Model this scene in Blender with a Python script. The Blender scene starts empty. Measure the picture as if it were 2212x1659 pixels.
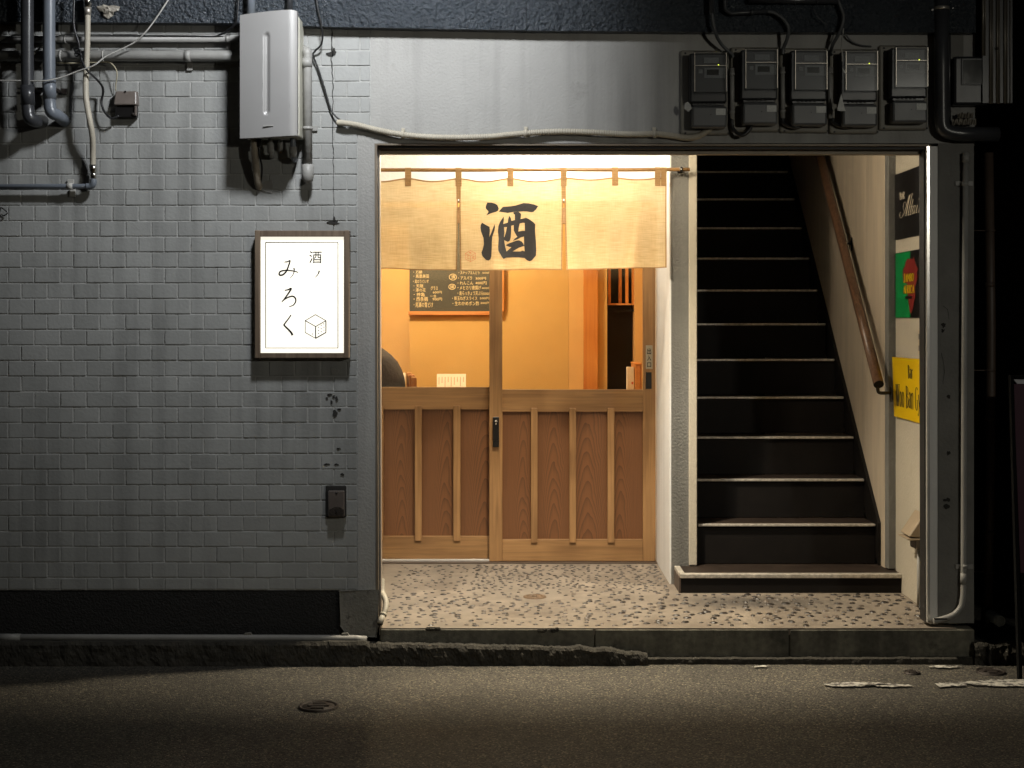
import bpy, bmesh, math, random
from mathutils import Vector, Matrix, noise
from mathutils.geometry import tessellate_polygon
random.seed(7)
SC = bpy.context.scene
COL = SC.collection
R = math.radians

# ------------------------------------------------------------------ camera, world, exposure
FPX, CX, CY, CAMY, ZC = 3201.0, 1106.0, 691.0, -6.6, 1.52   # focal length and horizon in units of a 2212 px wide picture
cam = bpy.data.cameras.new('camera')
cam.sensor_width = 36.0
cam.lens = 36.0 * FPX / 2212.0
cam.shift_y = -(829.5 - CY) / 2212.0
cam.clip_end = 500
camo = bpy.data.objects.new('camera', cam)
camo.location = (0, CAMY, ZC)
camo.rotation_euler = (R(90), 0, 0)
COL.objects.link(camo)
SC.camera = camo

world = bpy.data.worlds.new('World')
SC.world = world
world.use_nodes = True
wn = world.node_tree
for n in list(wn.nodes):
    wn.nodes.remove(n)
sky = wn.nodes.new('ShaderNodeTexSky')
sky.sky_type = 'NISHITA'
sky.sun_disc = False
sky.sun_elevation = R(-2.0)
sky.sun_rotation = R(180)
wb = wn.nodes.new('ShaderNodeBackground')
wb.inputs['Strength'].default_value = 0.05
wo = wn.nodes.new('ShaderNodeOutputWorld')
wn.links.new(sky.outputs[0], wb.inputs['Color'])
wn.links.new(wb.outputs[0], wo.inputs['Surface'])

SC.view_settings.view_transform = 'Standard'
SC.view_settings.look = 'None'
SC.view_settings.gamma = 1.0
SC.view_settings.exposure = 0.0
SC.view_settings.use_curve_mapping = False
SC.render.engine = 'CYCLES'
SC.cycles.use_denoising = True
SC.cycles.max_bounces = 8
SC.cycles.diffuse_bounces = 4
SC.cycles.transparent_max_bounces = 12
SC.cycles.caustics_reflective = False
SC.cycles.caustics_refractive = False
SC.cycles.sample_clamp_indirect = 6.0

# lamp powers (each lamp's light is made in its builder)
P_STREET, P_STREET2, P_ENTRY, P_DOOR, P_ROOM, P_SIGN = 185.0, 215.0, 385.0, 32.0, 112.0, 0.98

# ------------------------------------------------------------------ helpers
def X(px, y): return (px - CX) * (y - CAMY) / FPX
def Z(py, y): return ZC - (py - CY) * (y - CAMY) / FPX
def pt(px, py, y): return Vector((X(px, y), y, Z(py, y)))
def wallpt(px, py, x0):
    d = x0 * FPX / (px - CX)
    return Vector((x0, d + CAMY, ZC - (py - CY) * d / FPX))
S2D = 2212.0 / 4000.0

def tag(o, label=None, cat=None, group=None, kind=None):
    if label: o['label'] = label
    if cat: o['category'] = cat
    if group: o['group'] = group
    if kind: o['kind'] = kind
    return o
def thing(name, label, cat, loc=(0, 0, 0), group=None):
    o = bpy.data.objects.new(name, None)
    o.empty_display_size = 0.1
    o.location = loc
    COL.objects.link(o)
    return tag(o, label, cat, group)
def worldloc(o):
    v = Vector((0, 0, 0))
    while o is not None:
        v += Vector(o.location); o = o.parent
    return v
def smooth_path(pts, n=8):
    pts = [Vector(p) for p in pts]
    if len(pts) < 3: return pts
    out = []
    for i in range(len(pts) - 1):
        p0 = pts[i - 1] if i > 0 else pts[i] * 2 - pts[i + 1]
        p1, p2 = pts[i], pts[i + 1]
        p3 = pts[i + 2] if i + 2 < len(pts) else pts[i + 1] * 2 - pts[i]
        for k in range(n):
            t = k / n
            out.append(0.5 * ((2 * p1) + (p2 - p0) * t + (2 * p0 - 5 * p1 + 4 * p2 - p3) * t * t + (3 * p1 - p0 - 3 * p2 + p3) * t ** 3))
    out.append(pts[-1])
    return out

class MB:
    def __init__(self):
        self.v = []; self.f = []; self.sm = []
    def add(self, vs, fs, smooth=False):
        b = len(self.v)
        self.v += [Vector(p) for p in vs]
        self.f += [[b + i for i in f] for f in fs]
        self.sm += [smooth] * len(fs)
        return self
    def box(self, x0, x1, y0, y1, z0, z1):
        x0, x1 = min(x0, x1), max(x0, x1); y0, y1 = min(y0, y1), max(y0, y1); z0, z1 = min(z0, z1), max(z0, z1)
        return self.add([(x0, y0, z0), (x1, y0, z0), (x1, y1, z0), (x0, y1, z0), (x0, y0, z1), (x1, y0, z1), (x1, y1, z1), (x0, y1, z1)],
                        [(0, 3, 2, 1), (4, 5, 6, 7), (0, 1, 5, 4), (1, 2, 6, 5), (2, 3, 7, 6), (3, 0, 4, 7)])
    def prism(self, poly, fn, d):
        """poly: 2d points; fn(u, v, w) -> 3d, w in {0, d}: front at 0"""
        n = len(poly)
        vs = [fn(u, v, 0) for u, v in poly] + [fn(u, v, d) for u, v in poly]
        fs = [[i, (i + 1) % n, n + (i + 1) % n, n + i] for i in range(n)]
        tri = tessellate_polygon([[Vector((u, v, 0)) for u, v in poly]])
        fs += [list(t) for t in tri] + [[n + i for i in reversed(t)] for t in tri]
        return self.add(vs, fs)
    def tube(self, path, r, n=12, caps=True, rf=None):
        path = [Vector(p) for p in path]
        m = len(path)
        vs = []; up = None
        for i, p in enumerate(path):
            t = (path[min(i + 1, m - 1)] - path[max(i - 1, 0)])
            if t.length < 1e-9: t = Vector((0, 0, 1))
            t.normalize()
            if up is None:
                up = Vector((0, 1, 0)) if abs(t.y) < 0.9 else Vector((1, 0, 0))
            up = (up - t * up.dot(t))
            if up.length < 1e-6: up = Vector((1, 0, 0)) - t * t.x
            up.normalize()
            s = t.cross(up)
            rr = rf(i / (m - 1)) if rf else r
            for k in range(n):
                a = 2 * math.pi * k / n
                vs.append(p + (up * math.cos(a) + s * math.sin(a)) * rr)
        fs = []
        for i in range(m - 1):
            for k in range(n):
                a = i * n + k; b = i * n + (k + 1) % n
                fs.append((a, b, b + n, a + n))
        self.add(vs, fs, True)
        if caps:
            b = len(self.v) - len(vs)
            self.f.append([b + k for k in reversed(range(n))]); self.sm.append(False)
            self.f.append([b + (m - 1) * n + k for k in range(n)]); self.sm.append(False)
        return self
    def cyl(self, p0, p1, r, n=16, r2=None):
        r2 = r if r2 is None else r2
        return self.tube([p0, p1], r, n, True, (lambda t: r + (r2 - r) * t))
    def lathe(self, prof, c, axis='y', n=24):
        """prof: (r, h) list; h along axis from c"""
        c = Vector(c); vs = []
        for r, h in prof:
            for k in range(n):
                a = 2 * math.pi * k / n
                u, v = r * math.cos(a), r * math.sin(a)
                vs.append(c + {'y': Vector((u, h, v)), 'z': Vector((u, v, h)), 'x': Vector((h, u, v))}[axis])
        fs = []
        for i in range(len(prof) - 1):
            for k in range(n):
                a = i * n + k; b = i * n + (k + 1) % n
                fs.append((a, b, b + n, a + n))
        return self.add(vs, fs, True)
    def build(self, name, mat, parent=None, bevel=0, origin=None, seg=1, recalc=True):
        me = bpy.data.meshes.new(name)
        off = worldloc(parent) if parent else Vector((0, 0, 0))
        org = Vector(origin) if origin is not None else (Vector((0, 0, 0)) if parent else None)
        if org is None: org = Vector((0, 0, 0)); sub = org
        else: sub = org if origin is not None else off
        me.from_pydata([tuple(p - sub) for p in self.v], [], self.f)
        for i, p in enumerate(me.polygons): p.use_smooth = self.sm[i]
        if bevel or recalc:
            bm = bmesh.new(); bm.from_mesh(me)
            if bevel:
                bmesh.ops.remove_doubles(bm, verts=bm.verts, dist=1e-5)
                es = [e for e in bm.edges if len(e.link_faces) == 2 and e.calc_face_angle(0) > 0.5]
                bmesh.ops.bevel(bm, geom=es, offset=bevel, segments=seg, affect='EDGES', profile=0.5, clamp_overlap=True)
            bmesh.ops.recalc_face_normals(bm, faces=bm.faces)
            bm.to_mesh(me); bm.free()
        me.materials.append(mat)
        o = bpy.data.objects.new(name, me)
        COL.objects.link(o)
        if parent:
            o.parent = parent
            if origin is not None: o.location = org - off
        elif origin is not None: o.location = org
        return o

def bx(name, x0, x1, y0, y1, z0, z1, mat, parent=None, bevel=0.0, **k):
    return MB().box(x0, x1, y0, y1, z0, z1).build(name, mat, parent, bevel, **k)

def copy_tree(o, parent=None, delta=None):
    c = o.copy(); COL.objects.link(c); c.parent = parent
    if delta is not None: c.location = Vector(o.location) + Vector(delta)
    for ch in list(o.children): copy_tree(ch, c)
    return c

# ---- flat print: ribbons and filled outlines laid on a surface
def ribbon(mb, pts, w, fn, n=6, taper=None, smooth=True):
    """pts 2d in picture-like units, w width in the same units; fn(u, v) -> 3d on the surface"""
    p = smooth_path([(a, b, 0) for a, b in pts], n) if (smooth and len(pts) > 2) else [Vector((a, b, 0)) for a, b in pts]
    m = len(p); vs = []
    for i, q in enumerate(p):
        t = p[min(i + 1, m - 1)] - p[max(i - 1, 0)]
        t = t.normalized() if t.length > 1e-9 else Vector((1, 0, 0))
        nn = Vector((-t.y, t.x, 0))
        ww = w * (taper(i / (m - 1)) if taper else 1) / 2
        for s in (1, -1):
            a = q + nn * ww * s
            vs.append(fn(a.x, a.y))
    mb.add(vs, [(2 * i, 2 * i + 1, 2 * i + 3, 2 * i + 2) for i in range(m - 1)])
def filled(mb, loops, fn):
    """outline plus holes"""
    flat = [q for l in loops for q in l]
    tri = tessellate_polygon([[Vector((a, b, 0)) for a, b in l] for l in loops])
    mb.add([fn(a, b) for a, b in flat], [list(t) for t in tri])
def text_fit(mb, body, x0, x1, v0, v1, fn, bold=0.0):
    """fits glyphs into the box x0..x1, v0 (bottom)..v1 (top), mapped through fn(u, v)"""
    c = bpy.data.curves.new('lettering', 'FONT')
    c.body = body; c.resolution_u = 2; c.offset = bold
    o = bpy.data.objects.new('lettering', c)
    COL.objects.link(o)
    me = o.to_mesh()
    if len(me.vertices):
        xs = [v.co.x for v in me.vertices]; ys = [v.co.y for v in me.vertices]
        a0, a1, b0, b1 = min(xs), max(xs), min(ys), max(ys)
        mb.add([fn(x0 + (v.co.x - a0) / max(a1 - a0, 1e-6) * (x1 - x0), v0 + (v.co.y - b0) / max(b1 - b0, 1e-6) * (v1 - v0)) for v in me.vertices],
               [list(p.vertices) for p in me.polygons])
    o.to_mesh_clear()
    bpy.data.objects.remove(o); bpy.data.curves.remove(c)

# ------------------------------------------------------------------ materials
def mat(name, col, rough=0.6, metal=0.0, var=0.15, vs=6.0, bump=0.0, bs=80.0, bd=0.01, col2=None, spots=None, emit=None, spec=0.5, coat=0.0, stretch=None, vs2=None, blotch=None, tint=0.0, streak=0.0):
    m = bpy.data.materials.new(name); m.use_nodes = True
    nt = m.node_tree; N = nt.nodes; L = nt.links
    b = N['Principled BSDF']
    b.inputs['Roughness'].default_value = rough
    b.inputs['Metallic'].default_value = metal
    b.inputs['Specular IOR Level'].default_value = spec
    b.inputs['Coat Weight'].default_value = coat
    geo = N.new('ShaderNodeNewGeometry')
    pos = geo.outputs['Position']
    if stretch:
        mp = N.new('ShaderNodeMapping'); mp.inputs['Scale'].default_value = stretch
        L.new(pos, mp.inputs['Vector']); pos = mp.outputs[0]
    c1 = tuple(col) + (1,)
    c2 = tuple(col2 if col2 else [max(0, x * (1 - var)) for x in col]) + (1,)
    nz = N.new('ShaderNodeTexNoise'); nz.inputs['Scale'].default_value = vs; nz.inputs['Detail'].default_value = 6; nz.inputs['Roughness'].default_value = 0.65
    L.new(pos, nz.inputs['Vector'])
    cr = N.new('ShaderNodeValToRGB')
    cr.color_ramp.elements[0].position = 0.32; cr.color_ramp.elements[0].color = c2
    cr.color_ramp.elements[1].position = 0.68; cr.color_ramp.elements[1].color = c1
    L.new(nz.outputs['Fac'], cr.inputs['Fac'])
    out = cr.outputs['Color']
    if vs2:   # fine second variation
        n2 = N.new('ShaderNodeTexNoise'); n2.inputs['Scale'].default_value = vs2; n2.inputs['Detail'].default_value = 3
        L.new(pos, n2.inputs['Vector'])
        mr = N.new('ShaderNodeMapRange'); mr.inputs[1].default_value = 0.3; mr.inputs[2].default_value = 0.7; mr.inputs[3].default_value = 0.72; mr.inputs[4].default_value = 1.2
        L.new(n2.outputs['Fac'], mr.inputs[0])
        mx = N.new('ShaderNodeMix'); mx.data_type = 'RGBA'; mx.blend_type = 'MULTIPLY'; mx.inputs[0].default_value = 1
        L.new(out, mx.inputs[6]); L.new(mr.outputs[0], mx.inputs[7]); out = mx.outputs[2]
    if spots:   # (scale, threshold lo, hi, colour)
        sc_, lo, hi, sc3 = spots
        n3 = N.new('ShaderNodeTexNoise'); n3.inputs['Scale'].default_value = sc_; n3.inputs['Detail'].default_value = 8; n3.inputs['Roughness'].default_value = 0.7
        L.new(geo.outputs['Position'], n3.inputs['Vector'])
        mr = N.new('ShaderNodeMapRange'); mr.inputs[1].default_value = lo; mr.inputs[2].default_value = hi
        L.new(n3.outputs['Fac'], mr.inputs[0])
        mx = N.new('ShaderNodeMix'); mx.data_type = 'RGBA'
        L.new(mr.outputs[0], mx.inputs[0]); L.new(out, mx.inputs[6]); mx.inputs[7].default_value = tuple(sc3) + (1,); out = mx.outputs[2]
    if streak:   # rain streaks of dirt
        ms = N.new('ShaderNodeMapping'); ms.inputs['Scale'].default_value = (13, 13, 0.55); L.new(geo.outputs['Position'], ms.inputs[0])
        ns = N.new('ShaderNodeTexNoise'); ns.inputs['Scale'].default_value = 1.0; ns.inputs['Detail'].default_value = 5; L.new(ms.outputs[0], ns.inputs['Vector'])
        nl = N.new('ShaderNodeTexNoise'); nl.inputs['Scale'].default_value = 1.1; nl.inputs['Detail'].default_value = 2; L.new(geo.outputs['Position'], nl.inputs['Vector'])
        sm_ = N.new('ShaderNodeMath'); sm_.operation = 'MULTIPLY'; L.new(ns.outputs['Fac'], sm_.inputs[0]); L.new(nl.outputs['Fac'], sm_.inputs[1])
        mr = N.new('ShaderNodeMapRange'); mr.inputs[1].default_value = 0.22; mr.inputs[2].default_value = 0.42; mr.inputs[3].default_value = 1.0; mr.inputs[4].default_value = 1 - streak
        L.new(sm_.outputs[0], mr.inputs[0])
        mx = N.new('ShaderNodeMix'); mx.data_type = 'RGBA'; mx.blend_type = 'MULTIPLY'; mx.inputs[0].default_value = 1
        L.new(out, mx.inputs[6]); L.new(mr.outputs[0], mx.inputs[7]); out = mx.outputs[2]
    if tint:   # each piece a little lighter or darker than the next
        oi = N.new('ShaderNodeObjectInfo')
        mr = N.new('ShaderNodeMapRange'); mr.inputs[3].default_value = 1 - tint; mr.inputs[4].default_value = 1 + tint * 0.5
        L.new(oi.outputs['Random'], mr.inputs[0])
        mx = N.new('ShaderNodeMix'); mx.data_type = 'RGBA'; mx.blend_type = 'MULTIPLY'; mx.inputs[0].default_value = 1
        L.new(out, mx.inputs[6]); L.new(mr.outputs[0], mx.inputs[7]); out = mx.outputs[2]
    if blotch:   # one stain of its own shape: (centre, radius, colour)
        cen, rad, bc = blotch
        vm = N.new('ShaderNodeVectorMath'); vm.operation = 'SUBTRACT'; vm.inputs[1].default_value = cen; L.new(geo.outputs['Position'], vm.inputs[0])
        vd = N.new('ShaderNodeVectorMath'); vd.operation = 'DIVIDE'; vd.inputs[1].default_value = rad; L.new(vm.outputs[0], vd.inputs[0])
        vl = N.new('ShaderNodeVectorMath'); vl.operation = 'LENGTH'; L.new(vd.outputs[0], vl.inputs[0])
        nn = N.new('ShaderNodeTexNoise'); nn.inputs['Scale'].default_value = 14; nn.inputs['Detail'].default_value = 6; L.new(geo.outputs['Position'], nn.inputs['Vector'])
        su = N.new('ShaderNodeMath'); su.operation = 'ADD'; L.new(vl.outputs['Value'], su.inputs[0]); L.new(nn.outputs['Fac'], su.inputs[1])
        mr = N.new('ShaderNodeMapRange'); mr.inputs[1].default_value = 0.85; mr.inputs[2].default_value = 1.5; mr.inputs[3].default_value = 0.85; mr.inputs[4].default_value = 0.0
        L.new(su.outputs[0], mr.inputs[0])
        mx = N.new('ShaderNodeMix'); mx.data_type = 'RGBA'
        L.new(mr.outputs[0], mx.inputs[0]); L.new(out, mx.inputs[6]); mx.inputs[7].default_value = tuple(bc) + (1,); out = mx.outputs[2]
    L.new(out, b.inputs['Base Color'])
    rr = N.new('ShaderNodeMapRange'); rr.inputs[3].default_value = max(0.05, rough - 0.08); rr.inputs[4].default_value = min(1, rough + 0.1)
    L.new(nz.outputs['Fac'], rr.inputs[0]); L.new(rr.outputs[0], b.inputs['Roughness'])
    if bump:
        nb = N.new('ShaderNodeTexNoise'); nb.inputs['Scale'].default_value = bs; nb.inputs['Detail'].default_value = 4
        L.new(pos, nb.inputs['Vector'])
        bp = N.new('ShaderNodeBump'); bp.inputs['Strength'].default_value = bump; bp.inputs['Distance'].default_value = bd
        L.new(nb.outputs['Fac'], bp.inputs['Height']); L.new(bp.outputs[0], b.inputs['Normal'])
    if emit:
        b.inputs['Emission Color'].default_value = tuple(emit[0]) + (1,)
        b.inputs['Emission Strength'].default_value = emit[1]
    return m

def wood(name, light, dark, axis='z', rough=0.5, scale=1.0):
    m = bpy.data.materials.new(name); m.use_nodes = True
    nt = m.node_tree; N = nt.nodes; L = nt.links; b = N['Principled BSDF']
    b.inputs['Roughness'].default_value = rough
    geo = N.new('ShaderNodeNewGeometry'); oi = N.new('ShaderNodeObjectInfo')
    mp = N.new('ShaderNodeMapping')
    s = [55.0 * scale] * 3; s['xyz'.index(axis)] = 2.2 * scale
    mp.inputs['Scale'].default_value = s
    ad = N.new('ShaderNodeVectorMath'); ad.operation = 'ADD'
    ml = N.new('ShaderNodeVectorMath'); ml.operation = 'SCALE'; ml.inputs[0].default_value = (7.1, 3.3, 5.7)
    L.new(oi.outputs['Random'], ml.inputs['Scale'])
    L.new(geo.outputs['Position'], ad.inputs[0]); L.new(ml.outputs[0], ad.inputs[1]); L.new(ad.outputs[0], mp.inputs['Vector'])
    nz = N.new('ShaderNodeTexNoise'); nz.inputs['Scale'].default_value = 1.0; nz.inputs['Detail'].default_value = 5; nz.inputs['Distortion'].default_value = 0.6
    L.new(mp.outputs[0], nz.inputs['Vector'])
    n2 = N.new('ShaderNodeTexNoise'); n2.inputs['Scale'].default_value = 3.0
    L.new(ad.outputs[0], n2.inputs['Vector'])
    av = N.new('ShaderNodeMath'); av.operation = 'MULTIPLY_ADD'; av.inputs[1].default_value = 0.45
    L.new(n2.outputs['Fac'], av.inputs[0])
    hm = N.new('ShaderNodeMath'); hm.operation = 'MULTIPLY'; hm.inputs[1].default_value = 0.62
    L.new(nz.outputs['Fac'], hm.inputs[0]); L.new(hm.outputs[0], av.inputs[2])
    cr = N.new('ShaderNodeValToRGB')
    cr.color_ramp.elements[0].position = 0.38; cr.color_ramp.elements[0].color = tuple(dark) + (1,)
    cr.color_ramp.elements[1].position = 0.66; cr.color_ramp.elements[1].color = tuple(light) + (1,)
    L.new(av.outputs[0], cr.inputs['Fac']); L.new(cr.outputs[0], b.inputs['Base Color'])
    bp = N.new('ShaderNodeBump'); bp.inputs['Strength'].default_value = 0.15; bp.inputs['Distance'].default_value = 0.002
    L.new(nz.outputs['Fac'], bp.inputs['Height']); L.new(bp.outputs[0], b.inputs['Normal'])
    return m

def arch_wood(name, light, dark):
    """flat-sawn board with stacked arches; object space, origin in the board's middle"""
    m = bpy.data.materials.new(name); m.use_nodes = True
    nt = m.node_tree; N = nt.nodes; L = nt.links; b = N['Principled BSDF']
    b.inputs['Roughness'].default_value = 0.45
    tc = N.new('ShaderNodeTexCoord'); oi = N.new('ShaderNodeObjectInfo')
    sx = N.new('ShaderNodeSeparateXYZ'); L.new(tc.outputs['Object'], sx.inputs[0])
    def M(op, a, bb=None, c=None):
        n = N.new('ShaderNodeMath'); n.operation = op
        for i, q in enumerate((a, bb, c)):
            if q is None: continue
            if isinstance(q, (int, float)): n.inputs[i].default_value = q
            else: L.new(q, n.inputs[i])
        return n.outputs[0]
    nz = N.new('ShaderNodeTexNoise'); nz.noise_dimensions = '4D'; nz.inputs['Scale'].default_value = 5.0; nz.inputs['Detail'].default_value = 3
    mpn = N.new('ShaderNodeMapping'); mpn.inputs['Scale'].default_value = (1.5, 1, 0.6)
    L.new(tc.outputs['Object'], mpn.inputs[0]); L.new(mpn.outputs[0], nz.inputs['Vector'])
    L.new(M('MULTIPLY', oi.outputs['Random'], 40.0), nz.inputs['W'])
    r2 = M('FRACT', M('MULTIPLY', oi.outputs['Random'], 17.3))
    xs = M('ADD', sx.outputs['X'], M('MULTIPLY', M('SUBTRACT', oi.outputs['Random'], 0.5), 0.13))
    xs = M('ADD', xs, M('MULTIPLY', M('SUBTRACT', nz.outputs['Fac'], 0.5), 0.05))
    x2 = M('MULTIPLY', M('MULTIPLY', xs, xs), M('MULTIPLY_ADD', r2, 110.0, 50.0))
    u = M('ADD', M('ADD', sx.outputs['Z'], x2), M('MULTIPLY', nz.outputs['Fac'], 0.30))
    u = M('ADD', u, oi.outputs['Random'])
    w = M('FRACT', M('MULTIPLY', u, 11.0))
    w = M('POWER', w, 2.2)
    fn = N.new('ShaderNodeTexNoise'); fn.inputs['Scale'].default_value = 1.0; fn.inputs['Detail'].default_value = 4
    mpf = N.new('ShaderNodeMapping'); mpf.inputs['Scale'].default_value = (170, 170, 5)
    L.new(tc.outputs['Object'], mpf.inputs[0]); L.new(mpf.outputs[0], fn.inputs['Vector'])
    f = M('ADD', M('MULTIPLY', w, 0.5), M('MULTIPLY', fn.outputs['Fac'], 0.45))
    cr = N.new('ShaderNodeValToRGB')
    cr.color_ramp.elements[0].position = 0.25; cr.color_ramp.elements[0].color = tuple(light) + (1,)
    cr.color_ramp.elements[1].position = 0.85; cr.color_ramp.elements[1].color = tuple(dark) + (1,)
    L.new(f, cr.inputs['Fac']); L.new(cr.outputs[0], b.inputs['Base Color'])
    return m

def see_through_plastic(name, tint, gloss=0.25):
    m = bpy.data.materials.new(name); m.use_nodes = True
    nt = m.node_tree; N = nt.nodes; L = nt.links
    for n in list(N): N.remove(n)
    o = N.new('ShaderNodeOutputMaterial'); t = N.new('ShaderNodeBsdfTransparent'); g = N.new('ShaderNodeBsdfGlossy')
    t.inputs['Color'].default_value = tuple(tint) + (1,); g.inputs['Roughness'].default_value = 0.12
    fr = N.new('ShaderNodeFresnel'); fr.inputs['IOR'].default_value = 1.5
    mm = N.new('ShaderNodeMath'); mm.operation = 'MULTIPLY_ADD'; mm.inputs[1].default_value = 0.9; mm.inputs[2].default_value = gloss * 0.1
    mx = N.new('ShaderNodeMixShader')
    L.new(fr.outputs[0], mm.inputs[0]); L.new(mm.outputs[0], mx.inputs[0]); L.new(t.outputs[0], mx.inputs[1]); L.new(g.outputs[0], mx.inputs[2]); L.new(mx.outputs[0], o.inputs[0])
    return m

def cloth_mat(name, col, dark, trans, clear):
    m = bpy.data.materials.new(name); m.use_nodes = True
    nt = m.node_tree; N = nt.nodes; L = nt.links
    for n in list(N): N.remove(n)
    o = N.new('ShaderNodeOutputMaterial')
    geo = N.new('ShaderNodeNewGeometry')
    def nzx(scale, vec, detail=3):
        mp = N.new('ShaderNodeMapping'); mp.inputs['Scale'].default_value = vec
        L.new(geo.outputs['Position'], mp.inputs[0])
        n = N.new('ShaderNodeTexNoise'); n.inputs['Scale'].default_value = scale; n.inputs['Detail'].default_value = detail
        L.new(mp.outputs[0], n.inputs['Vector']); return n.outputs['Fac']
    hz = nzx(1.0, (14, 14, 420)); vt = nzx(1.0, (420, 14, 14)); lo = nzx(4.0, (1, 1, 1))
    a = N.new('ShaderNodeMath'); a.operation = 'MULTIPLY_ADD'; a.inputs[1].default_value = 0.62; L.new(hz, a.inputs[0])
    b_ = N.new('ShaderNodeMath'); b_.operation = 'MULTIPLY_ADD'; b_.inputs[1].default_value = 0.24; L.new(vt, b_.inputs[0])
    c_ = N.new('ShaderNodeMath'); c_.operation = 'MULTIPLY'; c_.inputs[1].default_value = 0.2; L.new(lo, c_.inputs[0])
    L.new(c_.outputs[0], b_.inputs[2]); L.new(b_.outputs[0], a.inputs[2])
    cr = N.new('ShaderNodeValToRGB')
    cr.color_ramp.elements[0].position = 0.36; cr.color_ramp.elements[0].color = tuple(dark) + (1,)
    cr.color_ramp.elements[1].position = 0.64; cr.color_ramp.elements[1].color = tuple(col) + (1,)
    L.new(a.outputs[0], cr.inputs['Fac'])
    d = N.new('ShaderNodeBsdfDiffuse'); t = N.new('ShaderNodeBsdfTranslucent'); c = N.new('ShaderNodeBsdfTransparent')
    L.new(cr.outputs[0], d.inputs['Color']); L.new(cr.outputs[0], t.inputs['Color'])
    c.inputs['Color'].default_value = (1, 0.93, 0.8, 1)
    bp = N.new('ShaderNodeBump'); bp.inputs['Strength'].default_value = 0.35; bp.inputs['Distance'].default_value = 0.002
    L.new(hz, bp.inputs['Height']); L.new(bp.outputs[0], d.inputs['Normal'])
    m1 = N.new('ShaderNodeMixShader'); m1.inputs[0].default_value = trans
    m2 = N.new('ShaderNodeMixShader'); m2.inputs[0].default_value = clear
    L.new(d.outputs[0], m1.inputs[1]); L.new(t.outputs[0], m1.inputs[2])
    L.new(m1.outputs[0], m2.inputs[1]); L.new(c.outputs[0], m2.inputs[2]); L.new(m2.outputs[0], o.inputs[0])
    return m

def asphalt_mat():
    m = mat('asphalt', (0.088, 0.084, 0.074), 0.82, var=0.5, vs=1.1, bump=0.0)
    nt = m.node_tree; N = nt.nodes; L = nt.links; b = N['Principled BSDF']
    geo = N.new('ShaderNodeNewGeometry')
    vo = N.new('ShaderNodeTexVoronoi'); vo.inputs['Scale'].default_value = 170.0
    L.new(geo.outputs['Position'], vo.inputs['Vector'])
    old = b.inputs['Base Color'].links[0].from_socket
    cr = N.new('ShaderNodeValToRGB')
    e = cr.color_ramp.elements
    e[0].position = 0.0; e[0].color = (0.25, 0.25, 0.25, 1); e[1].position = 0.9; e[1].color = (1.75, 1.65, 1.5, 1)
    k = e.new(0.975); k.color = (3.8, 3.4, 2.8, 1)
    sp = N.new('ShaderNodeSeparateColor'); L.new(vo.outputs['Color'], sp.inputs[0]); L.new(sp.outputs[0], cr.inputs['Fac'])
    mx = N.new('ShaderNodeMix'); mx.data_type = 'RGBA'; mx.blend_type = 'MULTIPLY'; mx.inputs[0].default_value = 1
    L.new(old, mx.inputs[6]); L.new(cr.outputs[0], mx.inputs[7]); L.new(mx.outputs[2], b.inputs['Base Color'])
    bp = N.new('ShaderNodeBump'); bp.inputs['Strength'].default_value = 0.9; bp.inputs['Distance'].default_value = 0.006; bp.invert = True
    L.new(vo.outputs['Distance'], bp.inputs['Height']); L.new(bp.outputs[0], b.inputs['Normal'])
    return m

M = {}
M['asphalt'] = asphalt_mat()
M['paint_white'] = mat('road_paint', (0.62, 0.6, 0.54), 0.7, var=0.4, vs=30, bump=0.3, bs=140, spots=(34, 0.47, 0.55, (0.085, 0.08, 0.075)))
M['tile'] = mat('painted_tile', (0.33, 0.335, 0.325), 0.6, tint=0.07, streak=0.35, var=0.14, vs=5, bump=0.35, bs=70, bd=0.004, spots=(14, 0.66, 0.78, (0.20, 0.20, 0.19)))
M['joint'] = mat('painted_joint', (0.40, 0.40, 0.385), 0.7, var=0.25, vs=8, bump=0.4, bs=90)  # lighter than the tile paint, standing in for light caught along the joints
M['plaster'] = mat('grey_stucco', (0.36, 0.355, 0.338), 0.75, streak=0.3, var=0.15, vs=2.5, bump=0.55, bs=95, bd=0.0045, spots=(5, 0.62, 0.8, (0.22, 0.215, 0.2)))
M['plaster_old'] = mat('worn_stucco', (0.19, 0.186, 0.172), 0.8, var=0.3, vs=5, bump=0.6, bs=65, bd=0.006, spots=(11, 0.66, 0.74, (0.09, 0.086, 0.08)))
M['fascia'] = mat('black_stucco', (0.042, 0.051, 0.062), 0.32, var=0.3, vs=4, bump=1.0, bs=62, bd=0.03, spec=0.55)
M['plinth'] = mat('black_plinth', (0.016, 0.015, 0.014), 0.85, var=0.4, vs=10, bump=0.8, bs=120, spots=(160, 0.66, 0.70, (0.12, 0.115, 0.1)))
M['concrete'] = mat('concrete', (0.20, 0.19, 0.15), 0.85, streak=0.5, var=0.45, vs=4, bump=0.5, bs=120, bd=0.006, spots=(7, 0.56, 0.70, (0.05, 0.048, 0.038)), vs2=40)
M['concrete_light'] = mat('pale_concrete', (0.24, 0.23, 0.20), 0.85, var=0.4, vs=7, bump=0.5, bs=80, spots=(12, 0.58, 0.66, (0.07, 0.065, 0.055)))
M['kerb'] = mat('rough_kerb', (0.055, 0.050, 0.040), 0.9, var=0.6, vs=14, bump=0.6, bs=90, bd=0.007, vs2=90, spots=(26, 0.62, 0.72, (0.09, 0.085, 0.06)))
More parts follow.
